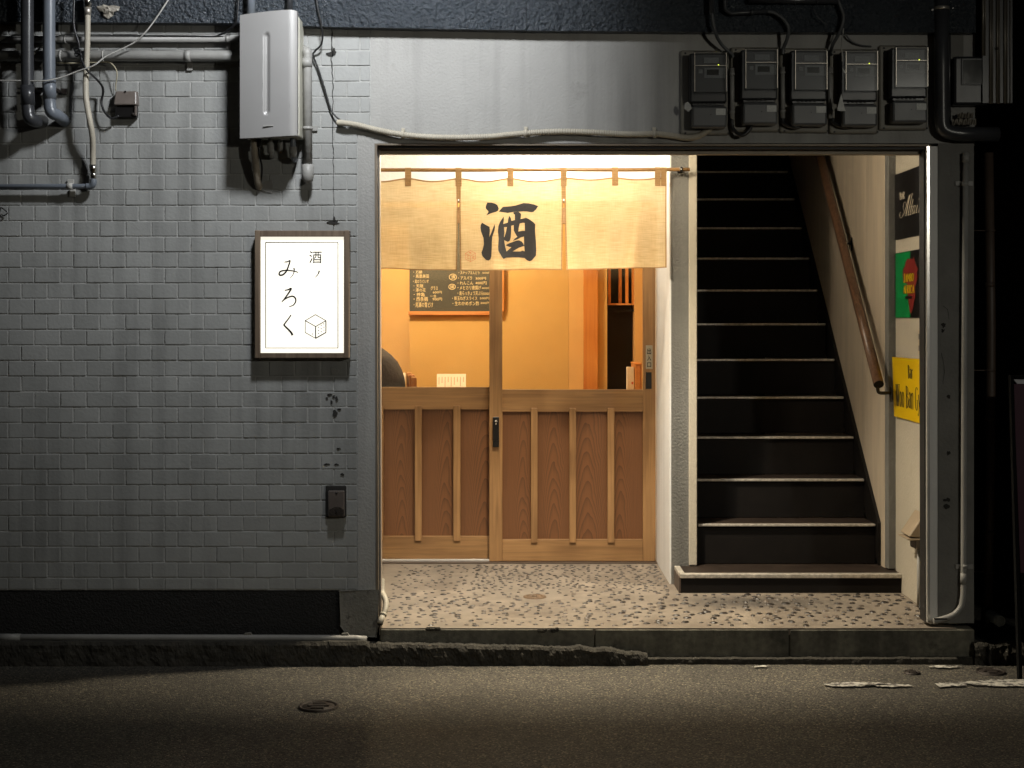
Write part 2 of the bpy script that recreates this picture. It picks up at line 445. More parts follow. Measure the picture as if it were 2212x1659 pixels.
M['floor'] = mat('washed_concrete', (0.245, 0.205, 0.162), 0.8, var=0.45, vs=3.0, bump=0.3, bs=60, bd=0.004, spots=(2.6, 0.47, 0.66, (0.125, 0.10, 0.076)), blotch=((1.18, 0.58, ZC - 1.367), (0.46, 0.22, 1), (0.05, 0.043, 0.037)))
M['pebble'] = mat('river_pebble', (0.036, 0.029, 0.026), 0.28, var=0.5, vs=18, bump=0.2, bs=200)
M['pebble_pale'] = mat('pale_pebble', (0.13, 0.105, 0.085), 0.35, var=0.4, vs=18)
M['white_wall'] = mat('white_paint', (0.74, 0.73, 0.71), 0.7, streak=0.15, var=0.05, vs=4, bump=0.35, bs=60, bd=0.006, spots=(2.6, 0.64, 0.85, (0.6, 0.55, 0.48)))
M['cream_wall'] = mat('cream_plaster', (0.50, 0.45, 0.36), 0.8, var=0.12, vs=3, bump=0.4, bs=60, bd=0.006, spots=(4, 0.62, 0.8, (0.38, 0.33, 0.25)))
M['stair_wall'] = mat('stained_wall_board', (0.60, 0.50, 0.38), 0.6, var=0.22, vs=2.2, stretch=(6, 6, 0.7), spots=(3, 0.62, 0.85, (0.34, 0.26, 0.17)))
M['ochre'] = mat('ochre_plaster', (0.61, 0.37, 0.118), 0.85, var=0.10, vs=3, bump=0.25, bs=120, bd=0.004)
M['ochre_pale'] = mat('pale_ochre_plaster', (0.70, 0.415, 0.15), 0.85, var=0.10, vs=3, bump=0.25, bs=120, bd=0.004)  # paler ochre; on alcove and rear wall it carries painted lamplight
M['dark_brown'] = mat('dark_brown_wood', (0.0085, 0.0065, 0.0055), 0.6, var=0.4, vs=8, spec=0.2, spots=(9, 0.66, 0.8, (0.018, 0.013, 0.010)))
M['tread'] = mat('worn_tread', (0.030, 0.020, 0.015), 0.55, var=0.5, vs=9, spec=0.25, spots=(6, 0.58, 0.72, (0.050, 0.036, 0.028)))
M['nosing'] = mat('worn_nosing', (0.68, 0.63, 0.55), 0.38, 0.45, var=0.35, vs=20, vs2=60)
M['alu'] = mat('aluminium', (0.62, 0.57, 0.50), 0.35, 0.75, var=0.15, vs=8)
M['alu_white'] = mat('bright_aluminium', (0.82, 0.80, 0.76), 0.22, 0.6, var=0.06)  # aluminium whitened: the track's highlight is put into the colour
M['bronze'] = mat('bronze_trim', (0.20, 0.165, 0.125), 0.5, 0.2, var=0.2, vs=8)
M['slot'] = mat('gap_black', (0.012, 0.011, 0.011), 0.6, var=0.3)  # small black parts, and the shade inside open gaps painted solid
M['board'] = mat('beige_shutter_board', (0.36, 0.30, 0.22), 0.6, var=0.2, vs=6, bump=0.3, bs=90)
M['wood_v'] = wood('oak_upright', (0.325, 0.178, 0.070), (0.185, 0.094, 0.035), 'z')
M['wood_h'] = wood('oak_rail', (0.325, 0.178, 0.070), (0.185, 0.094, 0.035), 'x')
M['wood_panel'] = arch_wood('cedar_panel', (0.165, 0.070, 0.026), (0.075, 0.029, 0.011))
M['wood_orange'] = wood('orange_cypress', (0.62, 0.25, 0.05), (0.44, 0.14, 0.022), 'z', scale=0.6)
M['wood_orange_h'] = wood('orange_cypress_rail', (0.62, 0.27, 0.08), (0.46, 0.17, 0.04), 'x', scale=0.6)
M['wood_chair'] = wood('chair_wood', (0.52, 0.23, 0.07), (0.34, 0.13, 0.035), 'z')
M['wood_rail'] = wood('handrail_wood', (0.15, 0.080, 0.046), (0.07, 0.036, 0.02), 'z', rough=0.35)
M['frame_brown'] = wood('sign_frame_wood', (0.20, 0.15, 0.105), (0.12, 0.085, 0.058), 'z')
M['bamboo'] = mat('bamboo', (0.30, 0.16, 0.055), 0.35, var=0.45, vs=14)
M['cloth'] = cloth_mat('linen', (0.76, 0.585, 0.335), (0.53, 0.37, 0.175), 0.42, 0.10)
M['hem'] = cloth_mat('hem_linen', (0.40, 0.25, 0.12), (0.24, 0.14, 0.06), 0.15, 0.0)
M['ink'] = mat('black_dye', (0.030, 0.028, 0.030), 0.8, var=0.5, vs=90, stretch=(0.4, 1, 6))
M['red_ink'] = mat('red_dye', (0.62, 0.10, 0.03), 0.8, var=0.2)
M['print_black'] = mat('black_print', (0.012, 0.012, 0.012), 0.6, var=0.2)
M['glass'] = see_through_plastic('pane_glass', (0.97, 0.98, 0.97), 0.1)
M['clear'] = see_through_plastic('clear_cover', (0.94, 0.95, 0.96), 0.5)
M['black'] = mat('black_metal', (0.014, 0.013, 0.013), 0.3, 0.2, var=0.25)
M['chrome'] = mat('chrome', (0.68, 0.66, 0.62), 0.16, 1.0, var=0.1)
M['heater'] = mat('silver_enamel', (0.30, 0.295, 0.29), 0.42, 0.25, var=0.06, vs=3, spec=0.5)
M['heater_side'] = mat('lit_side_enamel', (0.55, 0.54, 0.46), 0.45, var=0.06, vs=3)  # paler than the cover: light on the heater's side put into the colour
M['pipe_grey'] = mat('grey_painted_pipe', (0.30, 0.295, 0.28), 0.5, var=0.2, vs=9, bump=0.15, bs=50)
M['pipe_blue'] = mat('slate_pvc_pipe', (0.16, 0.18, 0.21), 0.35, var=0.2, vs=9)
M['pipe_dark'] = mat('black_pvc_pipe', (0.045, 0.047, 0.052), 0.3, var=0.3, vs=8)
M['pipe_brown'] = mat('brown_drain_pipe', (0.085, 0.06, 0.045), 0.5, var=0.3, vs=7)
M['flex'] = mat('beige_flex', (0.46, 0.42, 0.34), 0.55, var=0.2, vs=10)
M['tape'] = mat('lagging_tape', (0.36, 0.31, 0.24), 0.7, var=0.3, vs=20, bump=0.5, bs=60)
M['cable_black'] = mat('black_cable', (0.014, 0.014, 0.015), 0.4, var=0.2)
M['cable_white'] = mat('dusty_white_cable', (0.44, 0.43, 0.40), 0.6, var=0.3, vs=14)
M['cable_cream'] = mat('cream_cable', (0.48, 0.43, 0.30), 0.6, var=0.2)
M['cable_grey'] = mat('grey_cable', (0.10, 0.105, 0.11), 0.45, var=0.35, vs=12)
M['box_brown'] = mat('brown_plastic_box', (0.155, 0.13, 0.115), 0.32, var=0.3, vs=10)
M['meter_base'] = mat('meter_backplate', (0.24, 0.225, 0.19), 0.55, var=0.3, vs=9)
M['meter_dark'] = mat('meter_case', (0.022, 0.023, 0.026), 0.35, var=0.3, vs=9)
M['meter_cover'] = mat('meter_terminal_cover', (0.10, 0.103, 0.108), 0.42, var=0.2, vs=9)
M['meter_face'] = mat('meter_face', (0.06, 0.061, 0.066), 0.4, var=0.2)
M['label'] = mat('paper_label', (0.66, 0.67, 0.65), 0.6, var=0.25, vs=120)
M['label_grey'] = mat('grey_label', (0.30, 0.31, 0.31), 0.5, var=0.3, vs=150)
M['lcd'] = mat('lcd', (0.012, 0.014, 0.013), 0.15, var=0.1)
M['led'] = mat('led', (0.2, 0.2, 0.02), 0.4, var=0.0, emit=((0.75, 0.85, 0.05), 3.0))
M['corrugated'] = mat('ribbed_metal', (0.20, 0.18, 0.15), 0.4, 0.5, var=0.2, vs=5)
M['alley'] = mat('unlit_black', (0.02, 0.019, 0.018), 0.9, var=0.4, vs=5)  # darkness of the alley and the inner doorway put into the colour
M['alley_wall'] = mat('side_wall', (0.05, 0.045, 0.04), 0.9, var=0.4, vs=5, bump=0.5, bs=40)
M['iron'] = mat('cast_iron', (0.05, 0.040, 0.034), 0.55, 0.4, var=0.4, vs=25, bump=0.3, bs=120)
M['rust'] = mat('rusty_iron', (0.15, 0.095, 0.055), 0.7, 0.2, var=0.4, vs=25, bump=0.4, bs=90)
M['sign_black'] = mat('black_sign_board', (0.010, 0.009, 0.009), 0.35, var=0.2)
M['sign_green'] = mat('green_sign_board', (0.0, 0.23, 0.055), 0.4, var=0.12, vs=4)
M['sign_red'] = mat('dark_red_print', (0.20, 0.018, 0.014), 0.45, var=0.1)
M['sign_yellow_print'] = mat('yellow_print', (0.80, 0.50, 0.01), 0.45, var=0.05)
M['sign_yellow'] = mat('yellow_sign_sheet', (0.78, 0.50, 0.006), 0.35, var=0.05, vs=4)
M['sign_cream'] = mat('cream_print', (0.72, 0.62, 0.48), 0.5, var=0.08)
M['plate'] = mat('engraved_plate', (0.40, 0.36, 0.27), 0.4, 0.2, var=0.1)
M['switch'] = mat('yellowed_switch', (0.50, 0.42, 0.28), 0.45, var=0.15)
M['hood'] = mat('beige_outlet_hood', (0.33, 0.26, 0.18), 0.5, var=0.2, vs=12)
M['chalkboard'] = mat('chalkboard', (0.045, 0.042, 0.030), 0.7, var=0.25, vs=5)
M['chalk'] = mat('chalk', (0.80, 0.62, 0.33), 0.9, var=0.15, vs=60)
M['paper'] = mat('menu_paper', (0.80, 0.70, 0.56), 0.7, var=0.05)
M['paper_print'] = mat('menu_print', (0.46, 0.33, 0.22), 0.7, var=0.1)
M['jacket'] = mat('dark_jacket', (0.022, 0.016, 0.017), 0.85, var=0.3, vs=9, bump=0.5, bs=22, bd=0.02)
M['trousers'] = mat('dark_trousers', (0.03, 0.03, 0.035), 0.8, var=0.2)
M['skin'] = mat('skin', (0.55, 0.33, 0.22), 0.5, var=0.08)
M['hair'] = mat('black_hair', (0.015, 0.012, 0.010), 0.5, var=0.3, vs=60)
M['sign_dark'] = mat('matt_black_frame', (0.006, 0.006, 0.006), 0.9, var=0.2, spec=0.1)  # black frame, darkened further so the legs sink into painted darkness
M['purple'] = mat('purple_sign_face', (0.045, 0.008, 0.022), 0.7, var=0.1)
M['foil'] = mat('crumpled_plastic', (0.34, 0.31, 0.26), 0.35, var=0.4, vs=20, bump=0.8, bs=40, bd=0.02)
M['dish'] = mat('white_cap', (0.34, 0.38, 0.38), 0.5, var=0.2)
M['lampglass'] = mat('lit_lamp_glass', (0.8, 0.78, 0.7), 0.4, var=0.0, emit=((1.0, 0.9, 0.7), 6.0))
M['lamphousing'] = mat('lamp_housing', (0.5, 0.5, 0.48), 0.4, var=0.1)
M['dirt'] = mat('crack_dirt', (0.028, 0.026, 0.024), 0.95, var=0.3)
M['purple_white'] = mat('white_strip', (0.4, 0.4, 0.42), 0.5, var=0.05)

# ------------------------------------------------------------------ ground
ZF = ZC - 1.367          # entrance floor
road = MB().add([(-40, -40, 0), (40, -40, 0), (40, 6, 0), (-40, 6, 0)], [(0, 1, 2, 3)]).build('road', M['asphalt'])
tag(road, kind='structure')
def groundpt(px, py, z=0.0):
    d = FPX * (ZC - z) / (py - CY)
    return Vector(((px - CX) * d / FPX, d + CAMY, z))
def marking(poly, seed):
    rnd = random.Random(seed); pts = []
    n = len(poly)
    for i in range(n):
        a, b = poly[i], poly[(i + 1) % n]
        k = max(2, int(abs(b[0] - a[0]) / 5))
        for j in range(k):
            t = j / k
            pts.append((a[0] + (b[0] - a[0]) * t + rnd.uniform(-2, 2), a[1] + (b[1] - a[1]) * t + rnd.uniform(-1.1, 1.1)))
    mb = MB(); filled(mb, [pts], lambda u, v: groundpt(u, v, 0.008))
    o = mb.build('road_marking', M['paint_white'], road)
    return o
marking([(1777, 1477), (1830, 1473), (1900, 1474), (1925, 1479), (1860, 1482), (1800, 1483)], 1)
marking([(1850, 1480), (1925, 1476), (1975, 1480), (1930, 1484)], 2)
marking([(2020, 1476), (2070, 1473), (2088, 1480), (2030, 1484)], 3)
marking([(2068, 1474), (2140, 1468), (2300, 1468), (2300, 1482), (2160, 1482), (2100, 1479)], 4)
marking([(1618, 1440), (1640, 1437), (1662, 1438), (1650, 1441)], 5)
marking([(1995, 1439), (2030, 1436.5), (2078, 1439), (2040, 1443)], 6)

def cover(name, label, cat, px, py, w, m, mi, z=0.0):
    c = groundpt(px, py, z)
    r = w / 2 * (c.y - CAMY) / FPX
    t = thing(name, label, cat, c)
    MB().lathe([(0.0, 0.006), (r * 0.80, 0.006), (r * 0.84, 0.001), (r * 0.86, 0.001), (r * 0.88, 0.009), (r, 0.009), (r * 1.02, -0.01)], c, 'z', 32).build('rim', m, t)
    for a in range(3):
        mb = MB(); q = r * 0.55
        mb.box(c.x - q * (1, 0.6, 0.6)[a], c.x + q * (1, 0.6, 0.6)[a], c.y - 0.012 + (0, 0.45, -0.45)[a] * r, c.y + 0.012 + (0, 0.45, -0.45)[a] * r, c.z + 0.006, c.z + 0.012)
        mb.build('raised_bar', mi, t, 0.002)
    return t
cover('manhole_cover', 'round cast iron cover sunk in the dark road below the light box sign', 'manhole', 688, 1528, 86, M['iron'], M['iron'])
cover('valve_cover', 'oval iron valve cover in the road near the right end of the kerb', 'valve cover', 2140, 1453, 62, M['iron'], M['iron'])
cover('valve_cover', 'small faint iron valve cover in front of the right end of the step', 'valve cover', 1970, 1455, 34, M['iron'], M['iron'])

# ------------------------------------------------------------------ entrance floor, step, kerb
floor = thing('entrance_floor', None, None, (0, 0, 0)); tag(floor, kind='structure')
FX0, FX1 = X(817, 0) - 0.02, X(2104, -0.03)
bx('floor_slab', X(819, -0.03), 1.97, -0.028, 0.1, ZF - 0.03, ZF, M['floor'], floor)
bx('floor_slab', -1.05, 1.97, 0.1002, 2.0, ZF - 0.03, ZF, M['floor'], floor)
# front face of the step as its own slab with chipped edge
def ragged(name, px0, px1, zt, zb, yf, yb, m, parent, seed, amp, step=12, proud=0.015):
    vs = []; fs = []; n = int((px1 - px0) / 3.5) + 1; rows = 9
    for i in range(n + 1):
        px = px0 + (px1 - px0) * i / n
        x = X(px, yf)
        top = zt(px) + noise.noise((px * 0.03, seed, 0)) * amp + noise.noise((px * 0.16, seed, 3)) * amp * 0.6
        bot = zb(px)
        f0 = yf + noise.noise((px * 0.02, seed, 9)) * proud
        vs.append((x, yb, top))
        for k in range(rows):
            t = k / (rows - 1); z = top + (bot - top) * t
            q = Vector((x * 26, z * 26, seed))
            d = noise.noise(q) * 0.5 + noise.noise(q * 2.3) * 0.3 + noise.noise(q * 5.1) * 0.2
            vs.append((x + 0.004 * noise.noise(q * 3), f0 - d * proud * 1.3 + (0.010 if k == 0 else 0), z))
    m_ = rows + 1
    for i in range(n):
        for k in range(rows):
            a = i * m_ + k
            fs.append((a, a + 1, a + m_ + 1, a + m_))
    return MB().add(vs, fs, False).build(name, m, parent)
kerb = thing('kerb', None, None); tag(kerb, kind='structure')
SX0, SX1 = X(819, -0.03), X(2106, -0.03)
seams = [SX0, X(1284, -0.03), X(1705, -0.03), SX1]
mb = MB()
for i in range(3):
    bx('step_block', seams[i] + 0.0015, seams[i + 1] - 0.0015, -0.032, 0.3, 0.0, ZF - 0.002 - 0.001 * i, M['concrete'], kerb, 0.006)
ragged('broken_kerb', 780, 1400, lambda p: Z(1391 + (p - 780) * 0.02 + max(0, p - 1300) * 0.12, -0.09), lambda p: -0.01, -0.09, -0.031, M['kerb'], kerb, 3, 0.009, 5, 0.016)
ragged('broken_kerb', 1390, 2110, lambda p: Z(1422, -0.07), lambda p: -0.01, -0.065, -0.031, M['kerb'], kerb, 5, 0.004, 8, 0.008)
ragged('left_kerb', -300, 790, lambda p: Z(1387, -0.10), lambda p: -0.01, -0.10, 0.02, M['kerb'], kerb, 8, 0.004, 10, 0.010)
ragged('broken_kerb', 2106, 2500, lambda p: Z(1392 - (p - 2106) * 0.05, -0.08), lambda p: -0.01, -0.08, 0.4, M['kerb'], kerb, 12, 0.012, 6, 0.03)
# chips broken out of the step edge
for cx, w, s in ((1187, 40, 1), (935, 26, 2)):
    mb = MB(); rnd = random.Random(s)
    for k in range(9):
        c = pt(cx + rnd.uniform(-w / 2, w / 2), 1357 + rnd.uniform(0, 7 if s == 1 else 2), -0.033); r = rnd.uniform(0.006, 0.014)
        mb.add([c + Vector((math.cos(a) * r * 1.5, -0.002 * rnd.random(), math.sin(a) * r * 0.8)) for a in [q * math.pi / 3 for q in range(6)]] + [c + Vector((0, -0.006, 0))], [(q, (q + 1) % 6, 6) for q in range(6)])
    mb.build('chip', M['kerb'], kerb)['kind'] = 'stuff'

# pebbles
def pebble_mesh(seed):
    rnd = random.Random(seed); vs = []; fs = []; n = 10
    vs.append((0, 0, 1))
    for z, r in ((0.72, 0.62), (0.2, 0.97), (-0.3, 1.0)):
        for k in range(n):
            a = 2 * math.pi * k / n
            q = r * (1 + 0.10 * math.sin(2 * a + seed) + rnd.uniform(-0.025, 0.025))
            vs.append((q * math.cos(a), q * math.sin(a), z))
    for k in range(n):
        fs.append((0, 1 + k, 1 + (k + 1) % n))
        for l in range(2):
            a = 1 + l * n + k; b = 1 + l * n + (k + 1) % n
            fs.append((a, a + n, b + n, b))
    me = bpy.data.meshes.new('pebble'); me.from_pydata(vs, [], fs)
    for p in me.polygons: p.use_smooth = True
    me.materials.append(M['pebble'] if seed % 5 else M['pebble_pale'])
    return me
pm = [pebble_mesh(s) for s in range(8)]
peb = []; rnd = random.Random(21)
def peb_density(x, y):
    if y > 0.85 and x > 0.82: return 0
    if x < 0.3 and 0.55 < y < 1.0: return 0.55
    if y > 0.8: return 1.0 if x > -0.2 else 0.6
    if x > 0.45 and y > 0.3: return 0.85
    return 0.75
tries = 0
while len(peb) < 980 and tries < 60000:
    tries += 1
    x, y = rnd.uniform(-0.62, 1.93), rnd.uniform(0.02, 1.66)
    if rnd.random() > peb_density(x, y): continue
    if y < 0.3: x = x
    if x > 0.80 and y > 0.78: continue
    dm = 0.027 if y > 0.8 and x > -0.2 else (0.037 if x < 0.45 else 0.047)
    if any((x - a) ** 2 + (y - b) ** 2 < dm * dm for a, b, *_ in peb): continue
    if (x - 0.115) ** 2 + (y - 0.62) ** 2 < 0.075 ** 2: continue
    big = 1.25 if (x > 0.45 and y < 0.78) else 1.0
    s = rnd.uniform(0.0085, 0.0165) * big * (0.8 if y > 0.8 else 1.0)
    peb.append((x, y, s, rnd.uniform(0.62, 0.95), rnd.gauss(0, 0.8)))
peb.sort(key=lambda p: -p[2] / (p[1] + 6.6))
smb = MB(); 
for i, (x, y, s, asp, rot) in enumerate(peb):
    me = pm[rnd.randrange(8)]
    mtx = Matrix.Translation((x, y, ZF)) @ Matrix.Rotation(rot, 4, 'Z') @ Matrix.Diagonal((s * 1.1, s * asp, s * 0.42, 1))
    if i < 300:
        o = bpy.data.objects.new('pebble', me); COL.objects.link(o); o.parent = floor; o.matrix_local = mtx
    else:
        smb.add([mtx @ v.co for v in me.vertices], [list(p.vertices) for p in me.polygons], True)
smb.build('small_pebbles', M['pebble'], floor)['kind'] = 'stuff'
# drain in the floor
c = groundpt(1155, 1290, ZF)
t = thing('floor_drain', 'rusty round drain cover set in the pebbled entrance floor', 'drain', c)
MB().lathe([(0, 0.004), (0.034, 0.004), (0.036, 0.001), (0.040, 0.001), (0.042, 0.007), (0.055, 0.006), (0.058, -0.004)], c, 'z', 28).build('rim', M['rust'], t)
MB().lathe([(0, 0.010), (0.012, 0.009), (0.014, 0.003)], c, 'z', 14).build('lid_knob', M['rust'], t)

# ------------------------------------------------------------------ building
bld = thing('shop_building', 'grey tiled shop building with black fascia and a lit open entrance', 'building')
WT = Z(30, 0)
tw = thing('tiled_wall', None, None); tw.parent = bld
TX1, TX2 = X(772, 0), X(800, 0)
WBASE = Z(1275, 0)
bx('wall_backing', -3.4, X(812, 0), 0.0018, 0.10, WBASE, 3.9, M['joint'], tw)
TW_, TH_ = 56.25 / 485, 33.5 / 485
row0 = Z(176, 0)     # a joint line
joint = 0.0052
def tile_mesh(w, h):
    bm = bmesh.new(); bmesh.ops.create_cube(bm, size=1)
    bmesh.ops.scale(bm, vec=(w, 0.009, h), verts=bm.verts)
    es = [e for e in bm.edges if all(v.co.y < 0 for v in e.verts) or abs(e.verts[0].co.y - e.verts[1].co.y) > 0.001]
    bmesh.ops.bevel(bm, geom=es, offset=0.0026, segments=2, affect='EDGES', profile=0.6)
    me = bpy.data.meshes.new('tile'); bm.to_mesh(me); bm.free(); me.materials.append(M['tile']); 
    for p in me.polygons: p.use_smooth = False
    return me
full_tile = tile_mesh(TW_ - joint, TH_ - joint)
tiles = []
r_ = random.Random(5)
k0 = int((WBASE - row0) / TH_) - 2
for k in range(k0, 40):
    z0 = row0 + k * TH_; z1 = z0 + TH_
    if z1 < WBASE + 0.02 or z0 > Z(38, 0): continue
    zz0 = max(z0, WBASE + 0.002); 
    right = TX2 if z0 > Z(285, 0) else TX1
    off = X(287 * S2D, 0) + (0 if k % 2 == 0 else TW_ / 2)
    n0 = int((-2.95 - off) / TW_) - 1
    for j in range(n0, 60):
        x0 = off + j * TW_; x1 = x0 + TW_
        if x1 < -2.9: continue
        if x0 > right - 0.02: break
        tiles.append((x0, min(x1, right), zz0, z1))
def hidden(x, z):
    for a, b, cc, d in ((X(500, 0), X(640, 0), Z(290, 0), Z(10, 0)), (X(552, 0), X(752, 0), Z(772, 0), Z(500, 0))):
        if a < x < b and cc < z < d: return True
    return x < X(5, 0) or z > Z(60, 0)
def rank(t):
    x, z = (t[0] + t[1]) / 2, (t[2] + t[3]) / 2
    return (hidden(x, z), (t[1] - t[0]) < TW_ * 0.9, (x + 0.9) ** 2 + (z - 1.3) ** 2)
tiles.sort(key=rank)
stuffm = MB()
for i, (a, b, c_, d) in enumerate(tiles):
    w, h = b - a, d - c_
    me = full_tile if (w > TW_ * 0.99 and h > TH_ * 0.99) else tile_mesh(max(w - joint, 0.008), max(h - joint, 0.008))
    loc = Vector(((a + b) / 2 + r_.uniform(-0.0008, 0.0008), 0.003 + r_.uniform(-0.0013, 0.0013), (c_ + d) / 2 + r_.uniform(-0.0006, 0.0006)))
    rot = (r_.gauss(0, 0.010), r_.gauss(0, 0.004), r_.gauss(0, 0.008))
    if i < 300:
        o = bpy.data.objects.new('tile', me); COL.objects.link(o); o.parent = tw; o.location = loc; o.rotation_euler = rot
    else:
        mt = Matrix.Translation(loc) @ Matrix.Rotation(rot[0], 4, 'X') @ Matrix.Rotation(rot[2], 4, 'Z')
        stuffm.add([mt @ v.co for v in me.vertices], [list(p.vertices) for p in me.polygons])
o = stuffm.build('outer_tiles', M['tile'], tw); o['kind'] = 'stuff'

# plaster fields (front face at y = -0.002)
def slab(name, poly, y0, y1, m, parent=bld, bevel=0.0):
    """poly of picture points read at depth y0, extruded to y1"""
    mb = MB()
    mb.prism([(X(a, y0), Z(b, y0)) for a, b in poly], lambda u, v, w: Vector((u, y0 + w, v)), y1 - y0)
    return mb.build(name, m, parent, bevel)
slab('corner_strip', [(773, 309), (811, 309), (812, 1276), (773, 1275)], -0.003, 0.1, M['plaster'])
slab('plaster_wall', [(801, 40), (2106, 40), (2106, 309.6), (801, 309.6)], -0.002, 0.115, M['plaster'])
slab('plaster_wall', [(773, 285.6), (800.6, 285.6), (800.6, 308.6), (773, 308.6)], -0.002, 0.1, M['plaster'])
slab('fascia_panel', [(-300, 45), (510, 50), (720, 58), (1136.4, 65.5), (1136.4, -400), (-300, -400)], -0.06, 0.0, M['fascia'], bevel=0.004)
slab('fascia_panel', [(1137.6, 66), (1500, 69), (2108, 70.5), (2108, -400), (1137.6, -400)], -0.06, 0.0, M['fascia'], bevel=0.004)
bx('upper_wall', -3.4, 2.07, 0.0, 0.15, Z(-10, 0), 5.2, M['plaster'], bld)
# frame of the opening
slab('opening_trim', [(809, 309.8), (2008, 311.8), (2008, 315.2), (809, 313.4)], -0.008, 0.05, M['bronze'])
slab('opening_trim', [(809, 313.6), (814.2, 313.6), (817.5, 1354), (812.5, 1354)], -0.008, 0.05, M['bronze'])
slab('shutter_slot', [(814.6, 313.8), (2002, 315.6), (2002, 322.5), (814.6, 321)], 0.02, 0.11, M['slot'])  # open gap filled solid, its shade painted black
slab('shutter_slot', [(815, 321.4), (817.4, 321.4), (819.8, 1352), (818, 1352)], 0.02, 0.06, M['slot'])
slab('shutter_guide', [(817.6, 323), (820.2, 323), (823.4, 1352), (820.6, 1352)], 0.04, 0.1, M['alu'])
slab('lintel_board', [(816, 321.6), (1998, 323.0), (1998, 333.6), (816, 332.4)], 0.07, 0.115, M['board'])
slab('shutter_slot', [(1995.8, 323), (2002, 323), (2003, 1344), (1998, 1344)], 0.02, 0.1, M['slot'])
slab('shutter_guide', [(2002.4, 316), (2008, 316), (2009, 1345), (2003.4, 1345)], -0.004, 0.09, M['alu_white'])
slab('pillar_edge', [(2008.6, 316), (2026, 316), (2026, 1348), (2009.4, 1348)], -0.001, 0.095, M['white_wall'])
slab('front_pillar', [(2026.4, 309.8), (2104, 309.8), (2104, 1346), (2026.4, 1346)], -0.006, 0.095, M['plaster_old'])
# plinth and corner block
slab('plinth', [(-300, 1279), (733, 1275.5), (733, 1372), (-300, 1374)], 0.004, 0.09, M['plinth'])
slab('corner_block', [(733.4, 1277), (816.5, 1276), (817, 1350), (812, 1376), (752, 1373), (736, 1352)], -0.02, 0.085, M['concrete_light'], bevel=0.005)

# recess shell
CEIL = 2.78
YB = 1.73
bx('recess_wall', -1.12, -1.005, 0.105, 3.2, ZF, CEIL, M['white_wall'], bld)
bx('recess_ceiling', -1.12, 2.05, 0.12, 1.9, CEIL, CEIL + 0.1, M['white_wall'], bld)
bx('door_header_wall', -1.005, 0.815, YB + 0.0, YB + 0.16, 2.19, CEIL - 0.001, M['white_wall'], bld)
M['pillar'] = mat('pillar_stucco', (0.175, 0.170, 0.155), 0.8, streak=0.3, var=0.2, vs=4, bump=0.7, bs=85, bd=0.007)
bx('partition_wall', 0.8235, 0.953, 1.06, 1.90, ZF + 0.001, CEIL - 0.001, M['pillar'], bld)
bx('partition_wall', 0.943, 0.953, 1.901, 4.6, ZF + 0.001, CEIL - 0.001, M['ochre_pale'], bld)
bx('white_reveal', 0.8150, 0.8232, 1.0615, 1.90, ZF + 0.001, CEIL - 0.002, M['white_wall'], bld)
bx('corner_bead', X(1488, 1.055), 0.9555, 1.052, 1.10, ZF + 0.1, CEIL - 0.002, M['cream_wall'], bld, 0.003)
bx('side_wall', 1.95, 2.056, 0.1, 0.93, ZF + 0.001, CEIL - 0.001, M['cream_wall'], bld)
bx('wall_post', 1.9125, 2.04, 0.932, 1.0, ZF + 0.1, CEIL - 0.001, M['plaster_old'], bld, 0.003)
for i, (a, b) in enumerate(((1.0015, 1.412), (1.4145, 2.30), (2.3025, 3.20), (3.2025, 4.6))):
    bx('wall_board', 1.9105, 1.97, a, b, ZF + 0.05, 4.9, M['stair_wall'], bld, 0.0015)
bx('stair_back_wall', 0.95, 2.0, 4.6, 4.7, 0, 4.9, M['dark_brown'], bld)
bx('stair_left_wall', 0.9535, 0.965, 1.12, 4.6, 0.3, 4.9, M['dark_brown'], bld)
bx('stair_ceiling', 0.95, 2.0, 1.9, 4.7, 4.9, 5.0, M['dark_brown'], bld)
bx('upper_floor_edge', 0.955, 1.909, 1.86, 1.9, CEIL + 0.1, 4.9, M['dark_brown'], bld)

# ------------------------------------------------------------------ wear on the walls: holes, crack, flaked paint
def blob(px, py, w, h, y, m, name, parent, seed, n=12):
    rnd = random.Random(seed); ph = rnd.uniform(0, 6)
    pts = []
    for i in range(n):
        a = 2 * math.pi * i / n
        q = 1 + 0.35 * math.sin(3 * a + ph) * rnd.random() + rnd.uniform(-0.25, 0.25)
        pts.append((px + w / 2 * q * math.cos(a), py + h / 2 * q * math.sin(a)))
    mb = MB(); mb.prism([(X(a, y), Z(b, y)) for a, b in pts], lambda u, v, w_: Vector((u, y + w_, v)), 0.003)
    return mb.build(name, m, parent)
YT = -0.0052
for i, (a, b, w, h) in enumerate(((714, 117, 16, 10), (721, 112, 8, 20), (720, 480, 26, 8), (722, 474, 5, 12), (723, 803, 18, 13), (712, 852, 10, 4), (721, 857, 6, 5), (727, 862, 6, 10), (723, 892, 12, 14), (733, 884, 9, 4), (706, 860, 4, 4), (716, 868, 4, 8), (731, 969, 9, 4), (705, 1003, 12, 4), (727, 1003, 8, 4), (739, 1025, 8, 5))):
    blob(a, b, w, h, YT, M['dirt'] if i not in (4,) else M['pipe_grey'], 'paint_chip', bld, i)
mb = MB()
